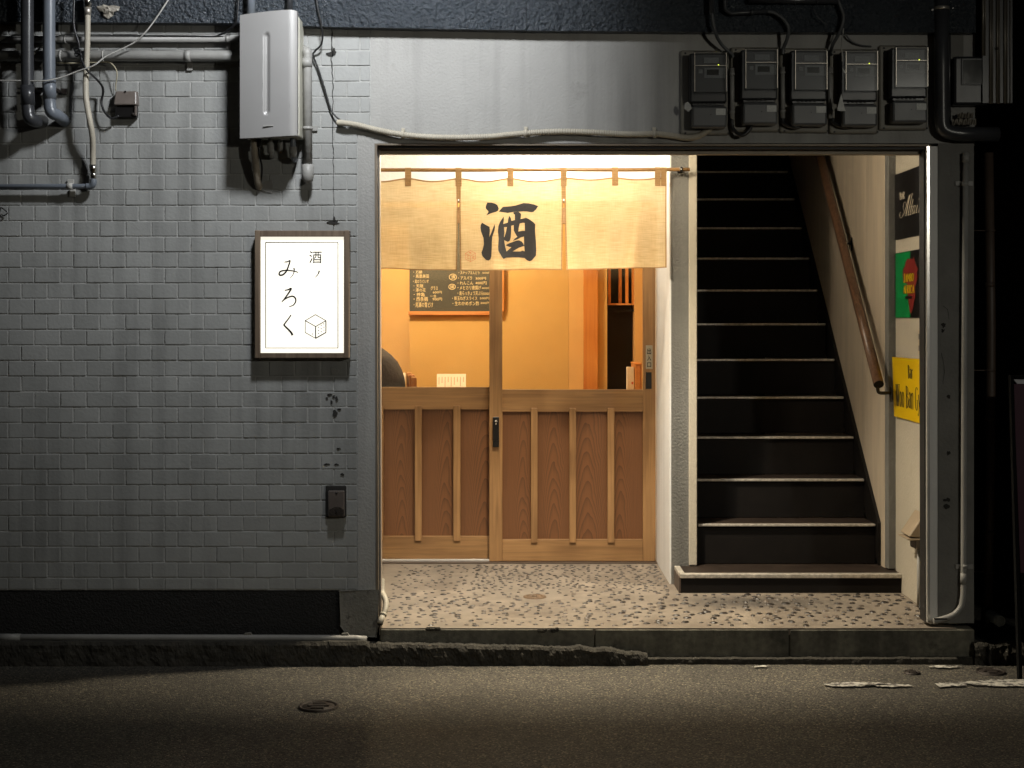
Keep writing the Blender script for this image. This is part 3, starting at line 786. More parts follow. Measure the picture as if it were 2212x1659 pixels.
def crack(pts, w, y, seed):
    rnd = random.Random(seed); out = []
    for i in range(len(pts) - 1):
        a, b = pts[i], pts[i + 1]
        n = max(2, int((abs(b[1] - a[1]) + abs(b[0] - a[0])) / 7))
        for k in range(n):
            out.append((a[0] + (b[0] - a[0]) * k / n + rnd.uniform(-1.1, 1.1), a[1] + (b[1] - a[1]) * k / n))
    out.append(pts[-1])
    mb = MB(); ribbon(mb, out, w, lambda u, v: Vector((X(u, y), y, Z(v, y))), smooth=False, taper=lambda t: 0.5 + 0.9 * abs(noise.noise((t * 9, seed, 0))))
    mb.build('crack', M['dirt'], bld)
crack([(717, 62), (716, 130), (719, 170), (719, 290), (720, 330)], 2.8, YT - 0.0006, 1)
crack([(720, 330), (721, 495)], 1.4, YT - 0.0006, 2)
for i, (a, b, w, h) in enumerate(((2038, 703, 9, 10), (2037, 714, 7, 8), (2049, 857, 8, 8), (2082, 858, 6, 9), (2049, 979, 8, 9), (2084, 977, 9, 11), (2046, 1080, 14, 9), (2045, 1095, 13, 12), (2080, 771, 9, 12), (2034, 738, 5, 30), (2036, 655, 4, 14))):
    blob(a, b, w, h, -0.0085, M['dirt'] if i < 9 else M['plaster_old'], 'wall_hole', bld, 40 + i)
crack([(2034, 762), (2040, 790), (2037, 830)], 1.5, -0.0075, 4)
crack([(2036, 660), (2046, 668), (2050, 690)], 1.5, -0.0075, 5)

# ------------------------------------------------------------------ staircase
st = thing('staircase', 'steep dark staircase with pale metal nosings climbing beside the entrance', 'stairs', (1.43, 0.8, ZF))
G_, R_ = 0.244, 0.2081
PZ = ZF + 0.097
bx('landing_step', 0.845, 1.948, 0.816, 1.0585, ZF + 0.0005, PZ - 0.018, M['dark_brown'], st)
bx('landing_tread', 0.845, 1.948, 0.845, 1.058, PZ - 0.0178, PZ - 0.002, M['tread'], st)
bx('landing_tread', 0.957, 1.909, 1.0582, 1.12, ZF + 0.0005, PZ - 0.0022, M['tread'], st)
bx('nosing', 0.841, 1.949, 0.806, 0.8448, PZ - 0.022, PZ, M['nosing'], st, 0.004, seg=2)
bx('nosing', 0.838, 0.868, 0.8450, 1.057, PZ - 0.020, PZ + 0.0005, M['nosing'], st, 0.004, seg=2)
bx('side_board', 0.836, 0.8445, 0.812, 1.057, ZF + 0.001, PZ - 0.0205, M['pipe_brown'], st)
for k in range(13):
    yk = 1.10 + k * G_; zk = 0.459 + k * R_
    xr = 1.893
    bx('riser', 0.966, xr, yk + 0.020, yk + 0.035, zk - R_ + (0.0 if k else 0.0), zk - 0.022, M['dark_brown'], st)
    bx('tread', 0.966, xr, yk + 0.030, yk + G_ + 0.02, zk - 0.022, zk - 0.003, M['tread'], st)
    bx('nosing', 0.967, xr - 0.004, yk, yk + 0.0295, zk - 0.013, zk, M['nosing'], st, 0.003, seg=2)
mb = MB()
y0, y1, sl = 1.07, 4.3, R_ / G_
mb.add([(1.894, y0, PZ), (1.894, y0, 0.468 ), (1.894, y1, 0.468 + (y1 - y0) * sl), (1.894, y1, 0.2 + (y1 - y0) * sl),
        (1.9095, y0, PZ), (1.9095, y0, 0.468), (1.9095, y1, 0.468 + (y1 - y0) * sl), (1.9095, y1, 0.2 + (y1 - y0) * sl)],
       [(0, 1, 2, 3), (4, 7, 6, 5), (0, 4, 5, 1), (1, 5, 6, 2), (2, 6, 7, 3), (3, 7, 4, 0)])
mb.build('stringer', M['dark_brown'], st)

# handrail
HX = 1.84
ha = Vector((HX, HX * FPX / (1898 - CX) + CAMY, Z(830, HX * FPX / (1898 - CX) + CAMY)))
hb = Vector((HX, HX * FPX / (1770 - CX) + CAMY, Z(333, HX * FPX / (1770 - CX) + CAMY)))
hdir = (hb - ha)
hr = thing('handrail', 'round brown wooden handrail on the wall beside the dark stairs', 'handrail', ha)
MB().tube([ha, ha + hdir * 0.3, ha + hdir * 0.6, ha + hdir * 1.7], 0.0265, 18).build('rail', M['wood_rail'], hr)
MB().cyl(ha - hdir.normalized() * 0.004, ha - hdir.normalized() * 0.0005, 0.0255, 18).build('end_cap', M['dark_brown'], hr)
for t_ in (0.012, 0.62, 1.25):
    p = ha + hdir * t_
    mb = MB()
    mb.tube(smooth_path([p + Vector((0, 0, -0.015)), p + Vector((0, 0, -0.045)), p + Vector((0.012, 0, -0.06)), p + Vector((0.068, 0, -0.06))], 5), 0.009, 10)
    mb.build('bracket', M['black'], hr)
    bx('bracket_plate', HX + 0.0655, HX + 0.0700, p.y - 0.014, p.y + 0.014, p.z - 0.105, p.z - 0.03, M['black'], hr, 0.002)

# ------------------------------------------------------------------ sliding doors
def door(name, label, yf, x0, x1, stl, str_, z_bot, mid, low, batt, px_b):
    """x0..x1 leaf edges; stl/str_ inner edges of the stiles; mid, low = (top, bottom) of rails; batt = list of (x0, x1)"""
    t = thing(name, label, 'door', ((x0 + x1) / 2, yf, z_bot))
    th = 0.034
    zt = z_bot + 1.99
    bx('stile', x0, stl, yf, yf + th, z_bot, zt, M['wood_v'], t, 0.0015)
    bx('stile', str_, x1, yf, yf + th, z_bot, zt, M['wood_v'], t, 0.0015)
    e = 0.0004
    bx('rail', stl + e, str_ - e, yf + 0.0015, yf + th - 0.002, mid[1], mid[0], M['wood_h'], t, 0.0015)
    bx('rail', stl + e, str_ - e, yf + 0.0015, yf + th - 0.002, z_bot, low[0], M['wood_h'], t, 0.0015)
    bx('rail', stl + e, str_ - e, yf + 0.0015, yf + th - 0.002, zt - 0.09, zt, M['wood_h'], t, 0.0015)
    bx('rail_lip', stl + e, str_ - e, yf + 0.004, yf + 0.016, low[0] + 0.0002, low[0] + 0.0025, M['wood_h'], t)
    for a, b in batt:
        bx('batten', a, b, yf - 0.0105, yf + 0.012, px_b[1], px_b[0], M['wood_v'], t, 0.0015)
    edges = [stl] + [v for ab in batt for v in ab] + [str_]
    xs = [stl] + [(a + b) / 2 for a, b in batt] + [str_]
    for i in range(len(xs) - 1):
        a, b = xs[i] + 0.0005, xs[i + 1] - 0.0005
        MB().box(a, b, yf + 0.021, yf + 0.028, low[0] + 0.0005, mid[1] - 0.0005).build('panel', M['wood_panel'], t, origin=((a + b) / 2, yf + 0.0245, (low[0] + mid[1]) / 2))
    bx('glass_pane', stl + e, str_ - e, yf + 0.014, yf + 0.018, mid[0], zt - 0.091, M['glass'], t)
    return t
yr, yl = YB + 0.005, YB + 0.047
ZB = Z(1212.5, yr)
dr = door('sliding_door', 'wooden sliding door leaf with long black pull on its left stile', yr, X(1057, yr), X(1416, yr), X(1085, yr), X(1389, yr), ZB,
          (Z(841.6, yr), Z(889.6, yr)), (Z(1166, yr), 0), [(X(a, yr), X(b, yr)) for a, b in ((1147, 1161), (1230, 1244), (1312.5, 1327))], (Z(881.5, yr), Z(1172, yr)))
ZBL = Z(1207.5, yl)
dl = door('sliding_door', 'wooden sliding door leaf set behind, half hidden by the left jamb', yl, -0.995, X(1085, yl), -0.925, X(1060, yl), ZBL,
          (Z(836.4, yl), Z(884.6, yl)), (Z(1159, yl), 0), [(X(a, yl), X(b, yl)) for a, b in ((813.5, 828), (896.5, 911), (979.5, 994.5))], (Z(876.6, yl), Z(1168, yl)))
# long pull, small recessed pull, entrance plate
ph = bx('pull_handle', X(1064.5, yr - 0.022), X(1078, yr - 0.022), yr - 0.022, yr - 0.0002, Z(966, yr - 0.022), Z(901, yr - 0.022), M['black'], dr, 0.003)
yk = yr - 0.0225
MB().lathe([(0, -0.004), (0.006, -0.004), (0.0075, 0.0), (0.0085, 0.001)], pt(1071.5, 910, yk), 'y', 18).build('lock_cylinder', M['chrome'], ph)
MB().lathe([(0, -0.003), (0.004, -0.003), (0.005, 0.001)], pt(1071.5, 916, yk), 'y', 14).build('key_hole', M['chrome'], ph)
bx('pull_seam', X(1064.4, yk), X(1078.2, yk), yr - 0.0232, yr - 0.0221, Z(952.6, yk), Z(951.4, yk), M['chrome'], ph)
bx('recessed_pull', X(1396, yr), X(1407.5, yr), yr - 0.0015, yr + 0.01, Z(840, yr), Z(804, yr), M['slot'], dr)
bx('pull_rim', X(1395, yr), X(1396, yr), yr - 0.003, yr - 0.0002, Z(841, yr), Z(803, yr), M['black'], dr)
ep = bx('entrance_plate', X(1395, yr), X(1409.5, yr), yr - 0.004, yr - 0.0002, Z(797, yr), Z(746, yr), M['plate'], dr, 0.001)
mb = MB()
yt = yr - 0.0046
for ch, a, b in (('出', 752, 765.5), ('入', 767.5, 779.5), ('口', 783, 793)):
    text_fit(mb, ch, X(1397.8, yt), X(1406.6, yt), Z(b, yt), Z(a, yt), lambda u, v: Vector((u, yt, v)), 0.02)
mb.build('lettering', M['print_black'], ep)
# bottom track
tr = thing('door_track', 'bright metal track under the wooden sliding doors', 'track', (-0.1, yr, ZF))
bx('sill', -1.0, 0.8145, YB - 0.03, YB + 0.12, ZF + 0.001, ZF + 0.007, M['pipe_brown'], tr)
for yy, z1 in ((yr + 0.008, ZB - 0.0015), (yl + 0.008, ZBL - 0.0015)):
    bx('track_bar', -1.0, 0.813, yy, yy + 0.012, ZF + 0.0072, z1, M['alu_white'], tr, 0.001)
bx('track_bar', -1.0, X(1058, yl), YB + 0.012, YB + 0.022, ZF + 0.0072, ZF + 0.020, M['alu_white'], tr, 0.001)

# ------------------------------------------------------------------ noren curtain
YN = 1.0
def ny(px, py):
    """depth of the hanging cloth at a picture point"""
    u = px; v = (py - 385) / 200.0
    w = 0.010 * math.sin(u * 0.045 + 0.6) + 0.008 * math.sin(u * 0.083 + 1.9 + v * 1.5) + 0.010 * noise.noise((u * 0.012, v * 1.3, 4.2))
    w += 0.020 * math.exp(-((u - (905 + v * 70)) / 22.0) ** 2) * max(0, v) - 0.012 * math.exp(-((u - (1280 - v * 20)) / 30.0) ** 2) * (0.3 + v)
    w += 0.016 * math.exp(-((u - (1010 + (1 - v) * -70)) / 18.0) ** 2) * max(0, v - 0.3) - 0.014 * math.exp(-((u - (1385 - v * 25)) / 14.0) ** 2)
    return YN + w * 1.7 * (0.3 + 0.9 * max(0.0, v))
tabs = [(875, 888), (984, 997), (1096, 1109), (1211, 1224), (1322, 1335), (1415, 1427), (1428, 1440)]
def ctop(px):
    xs = [760, 881.5, 990.5, 1102.5, 1217.5, 1328.5, 1427, 1445]
    for i in range(len(xs) - 1):
        if xs[i] <= px <= xs[i + 1]:
            t = (px - xs[i]) / (xs[i + 1] - xs[i])
            return 384.5 + (7.0 if i < 4 else 4.0) * math.sin(math.pi * t) ** 1.5 * (1 if i < 6 else 0) - (1.0 if px > 1220 else 0)
    return 385
def cbot(px):
    if px < 988: return 580.0 + 4.5 * (px - 790) / 198.0 + 1.0 * math.sin(px * 0.05)
    if px < 1218: return 583.5 + 1.5 * math.sin((px - 990) * 0.027)
    return 583.5 - 5.5 * (px - 1222) / 218.0
def cp(px, py, off=0.0):
    y = ny(px, py)
    return Vector((X(px, YN), y + off, Z(py, YN)))
nor = thing('noren_curtain', 'pale linen split shop curtain with a big black kanji hung over the doors', 'curtain', (0.1, YN, Z(585, YN)))
def cloth(a0, a1, b0, b1, name, m, off=0.0, nx=60, nz=44):
    """left edge a0(top)->a1(bottom); right edge b0->b1"""
    vs = []; fs = []
    for j in range(nz + 1):
        t = j / nz
        l = a0 + (a1 - a0) * t ** 1.4; r = b0 + (b1 - b0) * t ** 1.4
        for i in range(nx + 1):
            px = l + (r - l) * i / nx
            py = ctop(px) + (cbot(px) - ctop(px)) * t
            vs.append(cp(px, py, off))
    for j in range(nz):
        for i in range(nx):
            a = j * (nx + 1) + i
            fs.append((a, a + 1, a + nx + 2, a + nx + 1))
    return MB().add(vs, fs, True).build(name, m, nor, recalc=False)
cl = [(790, 790, 989.5, 986.5), (991.5, 993.5, 1216.5, 1214.0), (1218.5, 1223.0, 1440.5, 1440.0)]
cloths = [cloth(*c, 'cloth_panel', M['cloth'], nx=70) for c in cl]
def strip(pts, w, m, parent, name, off=-0.0015):
    mb = MB(); p = smooth_path([(a, b, 0) for a, b in pts], 6)
    vs = []
    for i, q in enumerate(p):
        t = (p[min(i + 1, len(p) - 1)] - p[max(i - 1, 0)]).normalized()
        n = Vector((-t.y, t.x, 0)) * w / 2
        vs += [cp(q.x + n.x, q.y + n.y, off), cp(q.x - n.x, q.y - n.y, off)]
    mb.add(vs, [(2 * i, 2 * i + 1, 2 * i + 3, 2 * i + 2) for i in range(len(p) - 1)], True)
    return mb.build(name, m, parent, recalc=False)
for i, c in enumerate(cl):
    strip([(px, ctop(px) + 1.2) for px in [c[0] + (c[2] - c[0]) * k / 24 for k in range(25)]], 3.2, M['hem'], cloths[i], 'top_hem')
    strip([(px, cbot(px) - 1.0) for px in [c[1] + (c[3] - c[1]) * k / 24 for k in range(25)]], 2.4, M['hem'], cloths[i], 'bottom_hem')
    edge = lambda a, b, s: [(a + (b - a) * (k / 14) ** 1.4 + s, 386 + (cbot(b) - 387) * k / 14 * 1.0 - (386 - 386) * k if False else 386 + (cbot(b) - 387.5) * k / 14 - 386 * k / 14 + 0) for k in range(15)]
    if i > 0:
        strip([(c[0] + (c[1] - c[0]) * (k / 14) ** 1.4 + 1.6, 390 + (cbot(c[1]) - 391) * k / 14) for k in range(15)], 3.0, M['hem'], cloths[i], 'side_hem')
    strip([(c[2] + (c[3] - c[2]) * (k / 14) ** 1.4 - 1.4, 390 + (cbot(c[3]) - 391) * k / 14) for k in range(15)], 2.6, M['hem'], cloths[i], 'side_hem')
for px in (990.5, 1217.5):
    strip([(px, 390), (px, 430)], 9.5, M['hem'], nor, 'split_gusset', -0.003)
# tabs loop over the rod
RODR = 0.0095
rz = lambda px: 367.5 - 0.6 * (px - 818) / 672 * 2
for a, b in tabs:
    cpx = (a + b) / 2; z_r = Z(rz(cpx), YN)
    prof = []
    for k in range(9):
        an = math.pi * k / 8
        prof.append((-math.cos(an) * (RODR + 0.0025), z_r + math.sin(an) * (RODR + 0.0025)))
    zc_ = Z(ctop(cpx) + 18, YN); zj = Z(ctop(cpx) + 6, YN); yc = ny(cpx, ctop(cpx) + 8) - YN
    full = [(yc - 0.0045, zc_), (yc - 0.005, zj)] + prof + [(yc + 0.004, zj)]
    vs = []; fs = []
    for dy, z in full:
        vs += [(X(a, YN), YN + dy, z), (X(b, YN), YN + dy, z)]
    fs = [(2 * i, 2 * i + 1, 2 * i + 3, 2 * i + 2) for i in range(len(full) - 1)]
    tb = MB().add(vs, fs, False).build('tab', M['hem'], nor, recalc=False)
    mb = MB(); y_ = YN + yc - 0.0055
    q = lambda u, v: Vector((u, y_, v))
    xa, xb = X(a + 1.2, YN), X(b - 1.2, YN); za, zb = zc_ + 0.003, zj - 0.002
    for p, r2 in (((xa, za), (xb, zb)), ((xa, zb), (xb, za)), ((xa, za), (xb, za)), ((xa, zb), (xb, zb)), ((xa, za), (xa, zb)), ((xb, za), (xb, zb))):
        ribbon(mb, [p, r2], 0.0010, q, smooth=False)
    mb.build('stitching', M['bamboo'], tb)
# kanji, filled outlines laid on the cloth
K0 = (1700 * S2D, 750 * S2D); KS = S2D / 4.916
def kfn(u, v): return cp(K0[0] + u * KS, K0[1] + v * KS, -0.0022)
shapes = [
 [[(1000,202),(1080,205),(1150,225),(1195,255),(1220,320),(1210,360),(1170,385),(1090,405),(980,448),(1020,390),(1022,375),(975,320),(968,285),(980,250)]],
 [[(1220,380),(1290,300),(1310,288),(1450,275),(1550,255),(1640,225),(1700,208),(1790,215),(1900,240),(1978,275),(1940,330),(1885,385),(1840,388),(1760,372),(1690,368),(1610,375),(1500,382),(1390,405),(1320,395)]],
 [[(900,587),(960,625),(1045,672),(1050,740),(1040,870),(1080,780),(1110,700),(1142,620),(1150,680),(1140,740),(1100,860),(1090,960),(1088,1080),(1080,1240),(1060,1300),(1020,1320),(975,1305),(905,1230),(888,1160),(915,1090),(935,1000),(925,880),(880,760),(868,680),(875,630)]],
 [[(1500,385),(1600,376),(1640,405),(1652,430),(1640,515),(1740,492),(1790,510),(1880,575),(1922,620),(1918,740),(1935,950),(1942,1120),(1935,1220),(1860,1310),(1815,1328),(1765,1310),(1715,1265),(1600,1252),(1480,1252),(1360,1265),(1315,1290),(1290,1265),(1215,1140),(1210,1060),(1220,900),(1205,760),(1215,660),(1245,580),(1315,475),(1320,530),(1308,620),(1395,590),(1402,530),(1420,458),(1450,495),(1465,555),(1530,535),(1530,430),(1505,420)],
  [(1322,680),(1378,675),(1360,770),(1330,870),(1320,870),(1330,780)],
  [(1460,650),(1508,632),(1510,740),(1535,790),(1578,858),(1530,890),(1490,938),(1580,905),(1640,870),(1705,850),(1708,1010),(1698,1010),(1690,980),(1660,945),(1610,922),(1560,930),(1420,985),(1352,1025),(1420,1055),(1465,1058),(1370,1145),(1345,1050),(1325,930),(1395,960),(1430,940),(1450,880),(1460,760)],
  [(1625,600),(1680,588),(1720,590),(1722,740),(1680,738),(1640,745),(1598,755),(1605,680)],
  [(1710,1030),(1718,1135),(1680,1122),(1640,1135),(1485,1140),(1600,1070)]],
]
for sh in shapes:
    me = bpy.data.meshes.new('kanji_stroke')
    flat = [q for l in sh for q in l]
    tri = tessellate_polygon([[Vector((a, b, 0)) for a, b in l] for l in sh])
    me.from_pydata([(a, b, 0) for a, b in flat], [], [list(t) for t in tri])
    bm = bmesh.new(); bm.from_mesh(me)
    for _ in range(3):
        long_ = [e for e in bm.edges if e.calc_length() > 70]
        if long_: bmesh.ops.subdivide_edges(bm, edges=long_, cuts=1, use_grid_fill=False)
        bmesh.ops.triangulate(bm, faces=bm.faces)
    off = worldloc(nor)
    for v in bm.verts: v.co = kfn(v.co.x, v.co.y) - off
    bm.to_mesh(me); bm.free()
    me.materials.append(M['ink'])
    o = bpy.data.objects.new('kanji_stroke', me); COL.objects.link(o); o.parent = nor
mb = MB()
for l in ([(675,1122),(772,1175),(772,1285),(678,1337),(578,1285),(578,1178),(675,1122)], [(578,1178),(678,1230),(772,1175)], [(678,1230),(678,1337)],
          [(612,1210),(645,1228)], [(614,1236),(640,1250)], [(600,1256),(655,1285)], [(648,1158),(705,1178)], [(690,1150),(655,1172)], [(668,1180),(680,1192)], [(712,1252),(750,1232)], [(728,1232),(715,1285)], [(728,1250),(735,1275),(752,1268)]):
    ribbon(mb, l, 6, kfn, smooth=False)
mb.build('red_stamp', M['red_ink'], nor)

rod = thing('curtain_rod', 'thin brown bamboo rod carrying the linen curtain', 'rod', pt(1150, 367, YN))
MB().tube([pt(700, 368, YN)] + [pt(px, rz(px) + 0.3 * math.sin(px * 0.02), YN) for px in range(790, 1490, 20)] + [pt(1490, rz(1490), YN)], RODR, 14).build('pole', M['bamboo'], rod)
for px in (905, 960, 1060, 1180, 1290, 1400, 1482):
    MB().cyl(pt(px - 0.7, rz(px), YN), pt(px + 0.7, rz(px), YN), RODR + 0.0012, 14).build('joint', M['bamboo'], rod)
b = pt(1471, rz(1471), YN)
mb = MB(); mb.tube([b + Vector((0, -0.013, -0.012)), b + Vector((0, -0.014, 0.012))], 0.007, 10)
mb.cyl(b + Vector((0, -0.016, 0)), b + Vector((0, 0.055, 0)), 0.006, 10)
mb.build('bracket', M['black'], rod)
MB().cyl(b + Vector((0, 0.048, 0)), b + Vector((0, 0.0515, 0)), 0.016, 16).build('bracket_plate', M['black'], rod)
MB().lathe([(0.0, -0.021), (0.004, -0.021), (0.005, -0.016)], b, 'y', 10).build('screw', M['chrome'], rod)

# ------------------------------------------------------------------ room behind the doors
ZI = ZF + 0.10
room = thing('dining_room', 'ochre walled dining room seen through the glass doors', 'room')
bx('room_floor', -2.6, 0.9425, 1.92, 6.2, ZI - 0.1, ZI, M['wood_h'], room)
bx('room_ceiling', -2.6, 0.9425, 1.90, 6.2, 2.62, 2.7, M['white_wall'], room)
bx('front_wall', -2.6, -1.125, 1.90, 2.0, ZI, 2.62, M['ochre'], room)
bx('left_wall', -2.7, -2.6, 1.9, 6.2, ZI, 2.62, M['ochre_pale'], room)
YM = 4.0
bx('back_wall', X(885, YM), X(1228, YM), YM, YM + 0.19, ZI, 2.62, M['ochre'], room)
bx('alcove_wall', -2.6, X(885, YM) + 0.1, YM + 0.195, YM + 0.3, ZI, 2.62, M['ochre_pale'], room)  # same wall as the back wall, its lamplight painted as paler ochre
bx('rear_wall', X(1228, YM) + 0.001, X(1292, YM), YM - 0.006, YM + 0.2, ZI, 2.62, M['ochre_pale'], room)  # brightly lit strip of wall, the light put into paler ochre
bx('wood_post', X(1260, YM), X(1291, YM), YM - 0.02, YM + 0.09, ZI, 2.62, M['wood_orange'], room, 0.002)
bx('side_strip', X(1292.5, YM), X(1312, YM), YM + 0.02, YM + 0.3, ZI, 2.62, M['ochre'], room)
bx('side_strip', X(1372, YM), 0.9425, YM + 0.02, YM + 0.3, ZI, 2.62, M['ochre_pale'], room)
bx('dark_doorway', X(1311, YM), X(1373, YM), YM + 0.24, YM + 0.26, ZI, 2.62, M['alley'], room)  # black sheet standing in for the dark beyond the opening
for px in (1314, 1329.5, 1344, 1358):
    bx('slat', X(px + 7 - 7 * (px == 1314), YM + 0.1), X(px + 13.5 - 8 * (px == 1314), YM + 0.1), YM + 0.1, YM + 0.13, Z(655, YM + 0.1), 2.6, M['wood_orange'], room)
bx('slat_sill', X(1313, YM + 0.09), X(1371, YM + 0.09), YM + 0.07, YM + 0.15, Z(659, YM + 0.09), Z(655.5, YM + 0.09), M['wood_orange_h'], room)
bx('doorway_header', X(1313, YM + 0.1), X(1371, YM + 0.1), YM + 0.11, YM + 0.14, Z(673, YM + 0.1), Z(668, YM + 0.1), M['dark_brown'], room)

# chalkboard menu
YC = YM - 0.03
cb = thing('chalkboard', 'dark chalkboard menu with handwritten prices on the ochre wall', 'chalkboard', pt(975, 678, YC))
bx('board', X(884.5, YC), X(1082, YC), YC, YC + 0.025, Z(672.5, YC), Z(470, YC), M['chalkboard'], cb)
bx('frame_rail', X(882.5, YC), X(1083, YC), YC - 0.02, YC + 0.026, Z(680.5, YC), Z(672.6, YC), M['wood_orange_h'], cb, 0.002)
bx('frame_rail', X(1082.2, YC), X(1089, YC), YC - 0.012, YC + 0.026, Z(672.4, YC), Z(470, YC), M['wood_orange'], cb, 0.002)
C0 = (1590 * S2D, 1040 * S2D); CS = S2D / 6.506
yq = YC - 0.0012
cf = lambda u, v: Vector((X(C0[0] + u * CS, yq), yq, Z(C0[1] - v * CS, yq)))
lines = [('・万齢', 160, 390, 105, 190), ('・鳳凰美田', 165, 555, 205, 300), ('・庭のうぐいす', 160, 552, 335, 432), ('・天隠', 165, 412, 455, 546), ('・澤の花', 165, 470, 560, 650), ('・神亀', 170, 452, 668, 768),
         ('・西条鶴', 168, 532, 775, 892), ('・尾瀬の雪どけ', 168, 662, 915, 1045), ('グラス', 600, 782, 505, 612), ('600円', 655, 882, 630, 696), ('一合', 580, 748, 722, 796), ('900円', 648, 888, 800, 876),
         ('・スナップえんどう', 1310, 1840, 125, 205), ('500円', 1915, 2150, 140, 195), ('・アスパラ', 1300, 1655, 255, 345), ('300円', 1740, 2005, 275, 345), ('・れんこん', 1285, 1680, 385, 468), ('400円', 1735, 2020, 388, 465),
         ('・メヒカリ唐揚げ', 1285, 1880, 490, 600), ('400円', 1895, 2140, 530, 585), ('・島らっきょう天ぷら', 1285, 1930, 630, 740), ('500円', 1935, 2160, 660, 735), ('・新玉ねぎスライス', 1150, 1785, 765, 865), ('500円', 1850, 2090, 785, 845),
         ('・生わかめポン酢', 1155, 1830, 890, 1000), ('300円', 1865, 2110, 905, 965), ('漬', 1115, 1225, 225, 320), ('揚', 1090, 1200, 480, 565)]
for body, a, b_, v0, v1 in lines:
    mb = MB(); text_fit(mb, body, a, b_, -v1, -v0, cf, 0.0)
    mb.build('chalk_line', M['chalk'], cb)
for cx_, cy_, rx, ry in ((1165, -275, 92, 76), (1145, -522, 85, 66)):
    mb = MB(); ribbon(mb, [(cx_ + rx * math.cos(a * math.pi / 8), cy_ + ry * math.sin(a * math.pi / 8)) for a in range(17)], 13, cf)
    mb.build('chalk_ring', M['chalk'], cb)

# table, menus, chairs
TZ = ZI + 0.72
ty = 3.35
tb = thing('dining_table', 'wooden dining table mostly hidden below the door rail', 'table', (-0.45, ty, ZI))
bx('table_top', -1.35, X(1032, ty), ty - 0.35, ty + 0.35, TZ - 0.03, TZ, M['wood_orange_h'], tb, 0.004)
for sx in (-1.28, X(1032, ty) - 0.07):
    for sy in (-0.3, 0.25):
        bx('leg', sx, sx + 0.05, ty + sy, ty + sy + 0.05, ZI, TZ - 0.031, M['wood_chair'], tb)
def card(name, label, x0, x1, y0, zt, rows, group=None, m='paper'):
    t = thing(name, label, 'menu', ((x0 + x1) / 2, y0, TZ))
    mb = MB(); mb.add([(x0, y0, TZ), (x1, y0, TZ), (x1, y0 + 0.06, zt), (x0, y0 + 0.06, zt), (x0, y0 + 0.004, TZ), (x1, y0 + 0.004, TZ), (x1, y0 + 0.064, zt), (x0, y0 + 0.064, zt)],
                      [(0, 1, 2, 3), (5, 4, 7, 6), (0, 3, 7, 4), (1, 5, 6, 2), (3, 2, 6, 7), (0, 4, 5, 1)])
    mb.build('sheet', M[m], t)
    for i in range(rows):
        xx = x0 + (x1 - x0) * (i + 0.7) / (rows + 0.5); hh = 0.25 + 0.5 * random.random()
        mb = MB(); q = lambda u, v: Vector((u, y0 + 0.06 * (v - TZ) / (zt - TZ) - 0.0012, v))
        ribbon(mb, [(xx, zt - 0.02), (xx, zt - 0.02 - (zt - TZ) * 0.7 * hh)], 0.005, q, smooth=False)
        mb.build('print_column', M['paper_print'], t)
    return t
ym = ty + 0.12
card('menu_sheet', 'white menu sheet standing on the table under the chalkboard', X(943, ym), X(1006, ym), ym, Z(808.5, ym), 9)
card('menu_card', 'small white menu card standing beside the person in the dark jacket', X(858, ym), X(874.5, ym), ym, Z(806, ym), 2)
def chair(label, cx, cy, rz, top):
    t = thing('dining_chair', label, 'chair', (cx, cy, ZI), 'wooden chairs behind the glass')
    def P(x, y, z):
        c, s = math.cos(rz), math.sin(rz)
        return Vector((cx + x * c - y * s, cy + x * s + y * c, z))
    def rb(name, x0, x1, y0, y1, z0, z1):
        mb = MB().box(x0, x1, y0, y1, z0, z1)
        mb.v = [P(v.x, v.y, v.z) for v in mb.v]
        return mb.build(name, M['wood_chair'], t, 0.006, seg=2)
    sz = ZI + 0.43
    rb('seat', -0.19, 0.19, -0.2, 0.2, sz - 0.03, sz)
    for x in (-0.19, 0.155):
        rb('leg', x, x + 0.035, -0.2, -0.165, ZI, sz - 0.031)
        rb('back_post', x, x + 0.035, 0.17, 0.205, ZI, top)
    rb('top_rail', -0.152, 0.152, 0.178, 0.20, top - 0.07, top - 0.012)
    rb('back_slat', -0.152, 0.152, 0.18, 0.198, top - 0.2, top - 0.16)
    return t
yc_ = 2.75
chair('wooden chair back showing right of the person in the jacket', X(884, yc_) + 0.19, yc_ + 0.1, R(97), Z(808, yc_))
chair('wooden chair holding the person in the dark jacket', X(820, 2.6) + 0.0, 2.78, R(-82), Z(814.5, 2.6))

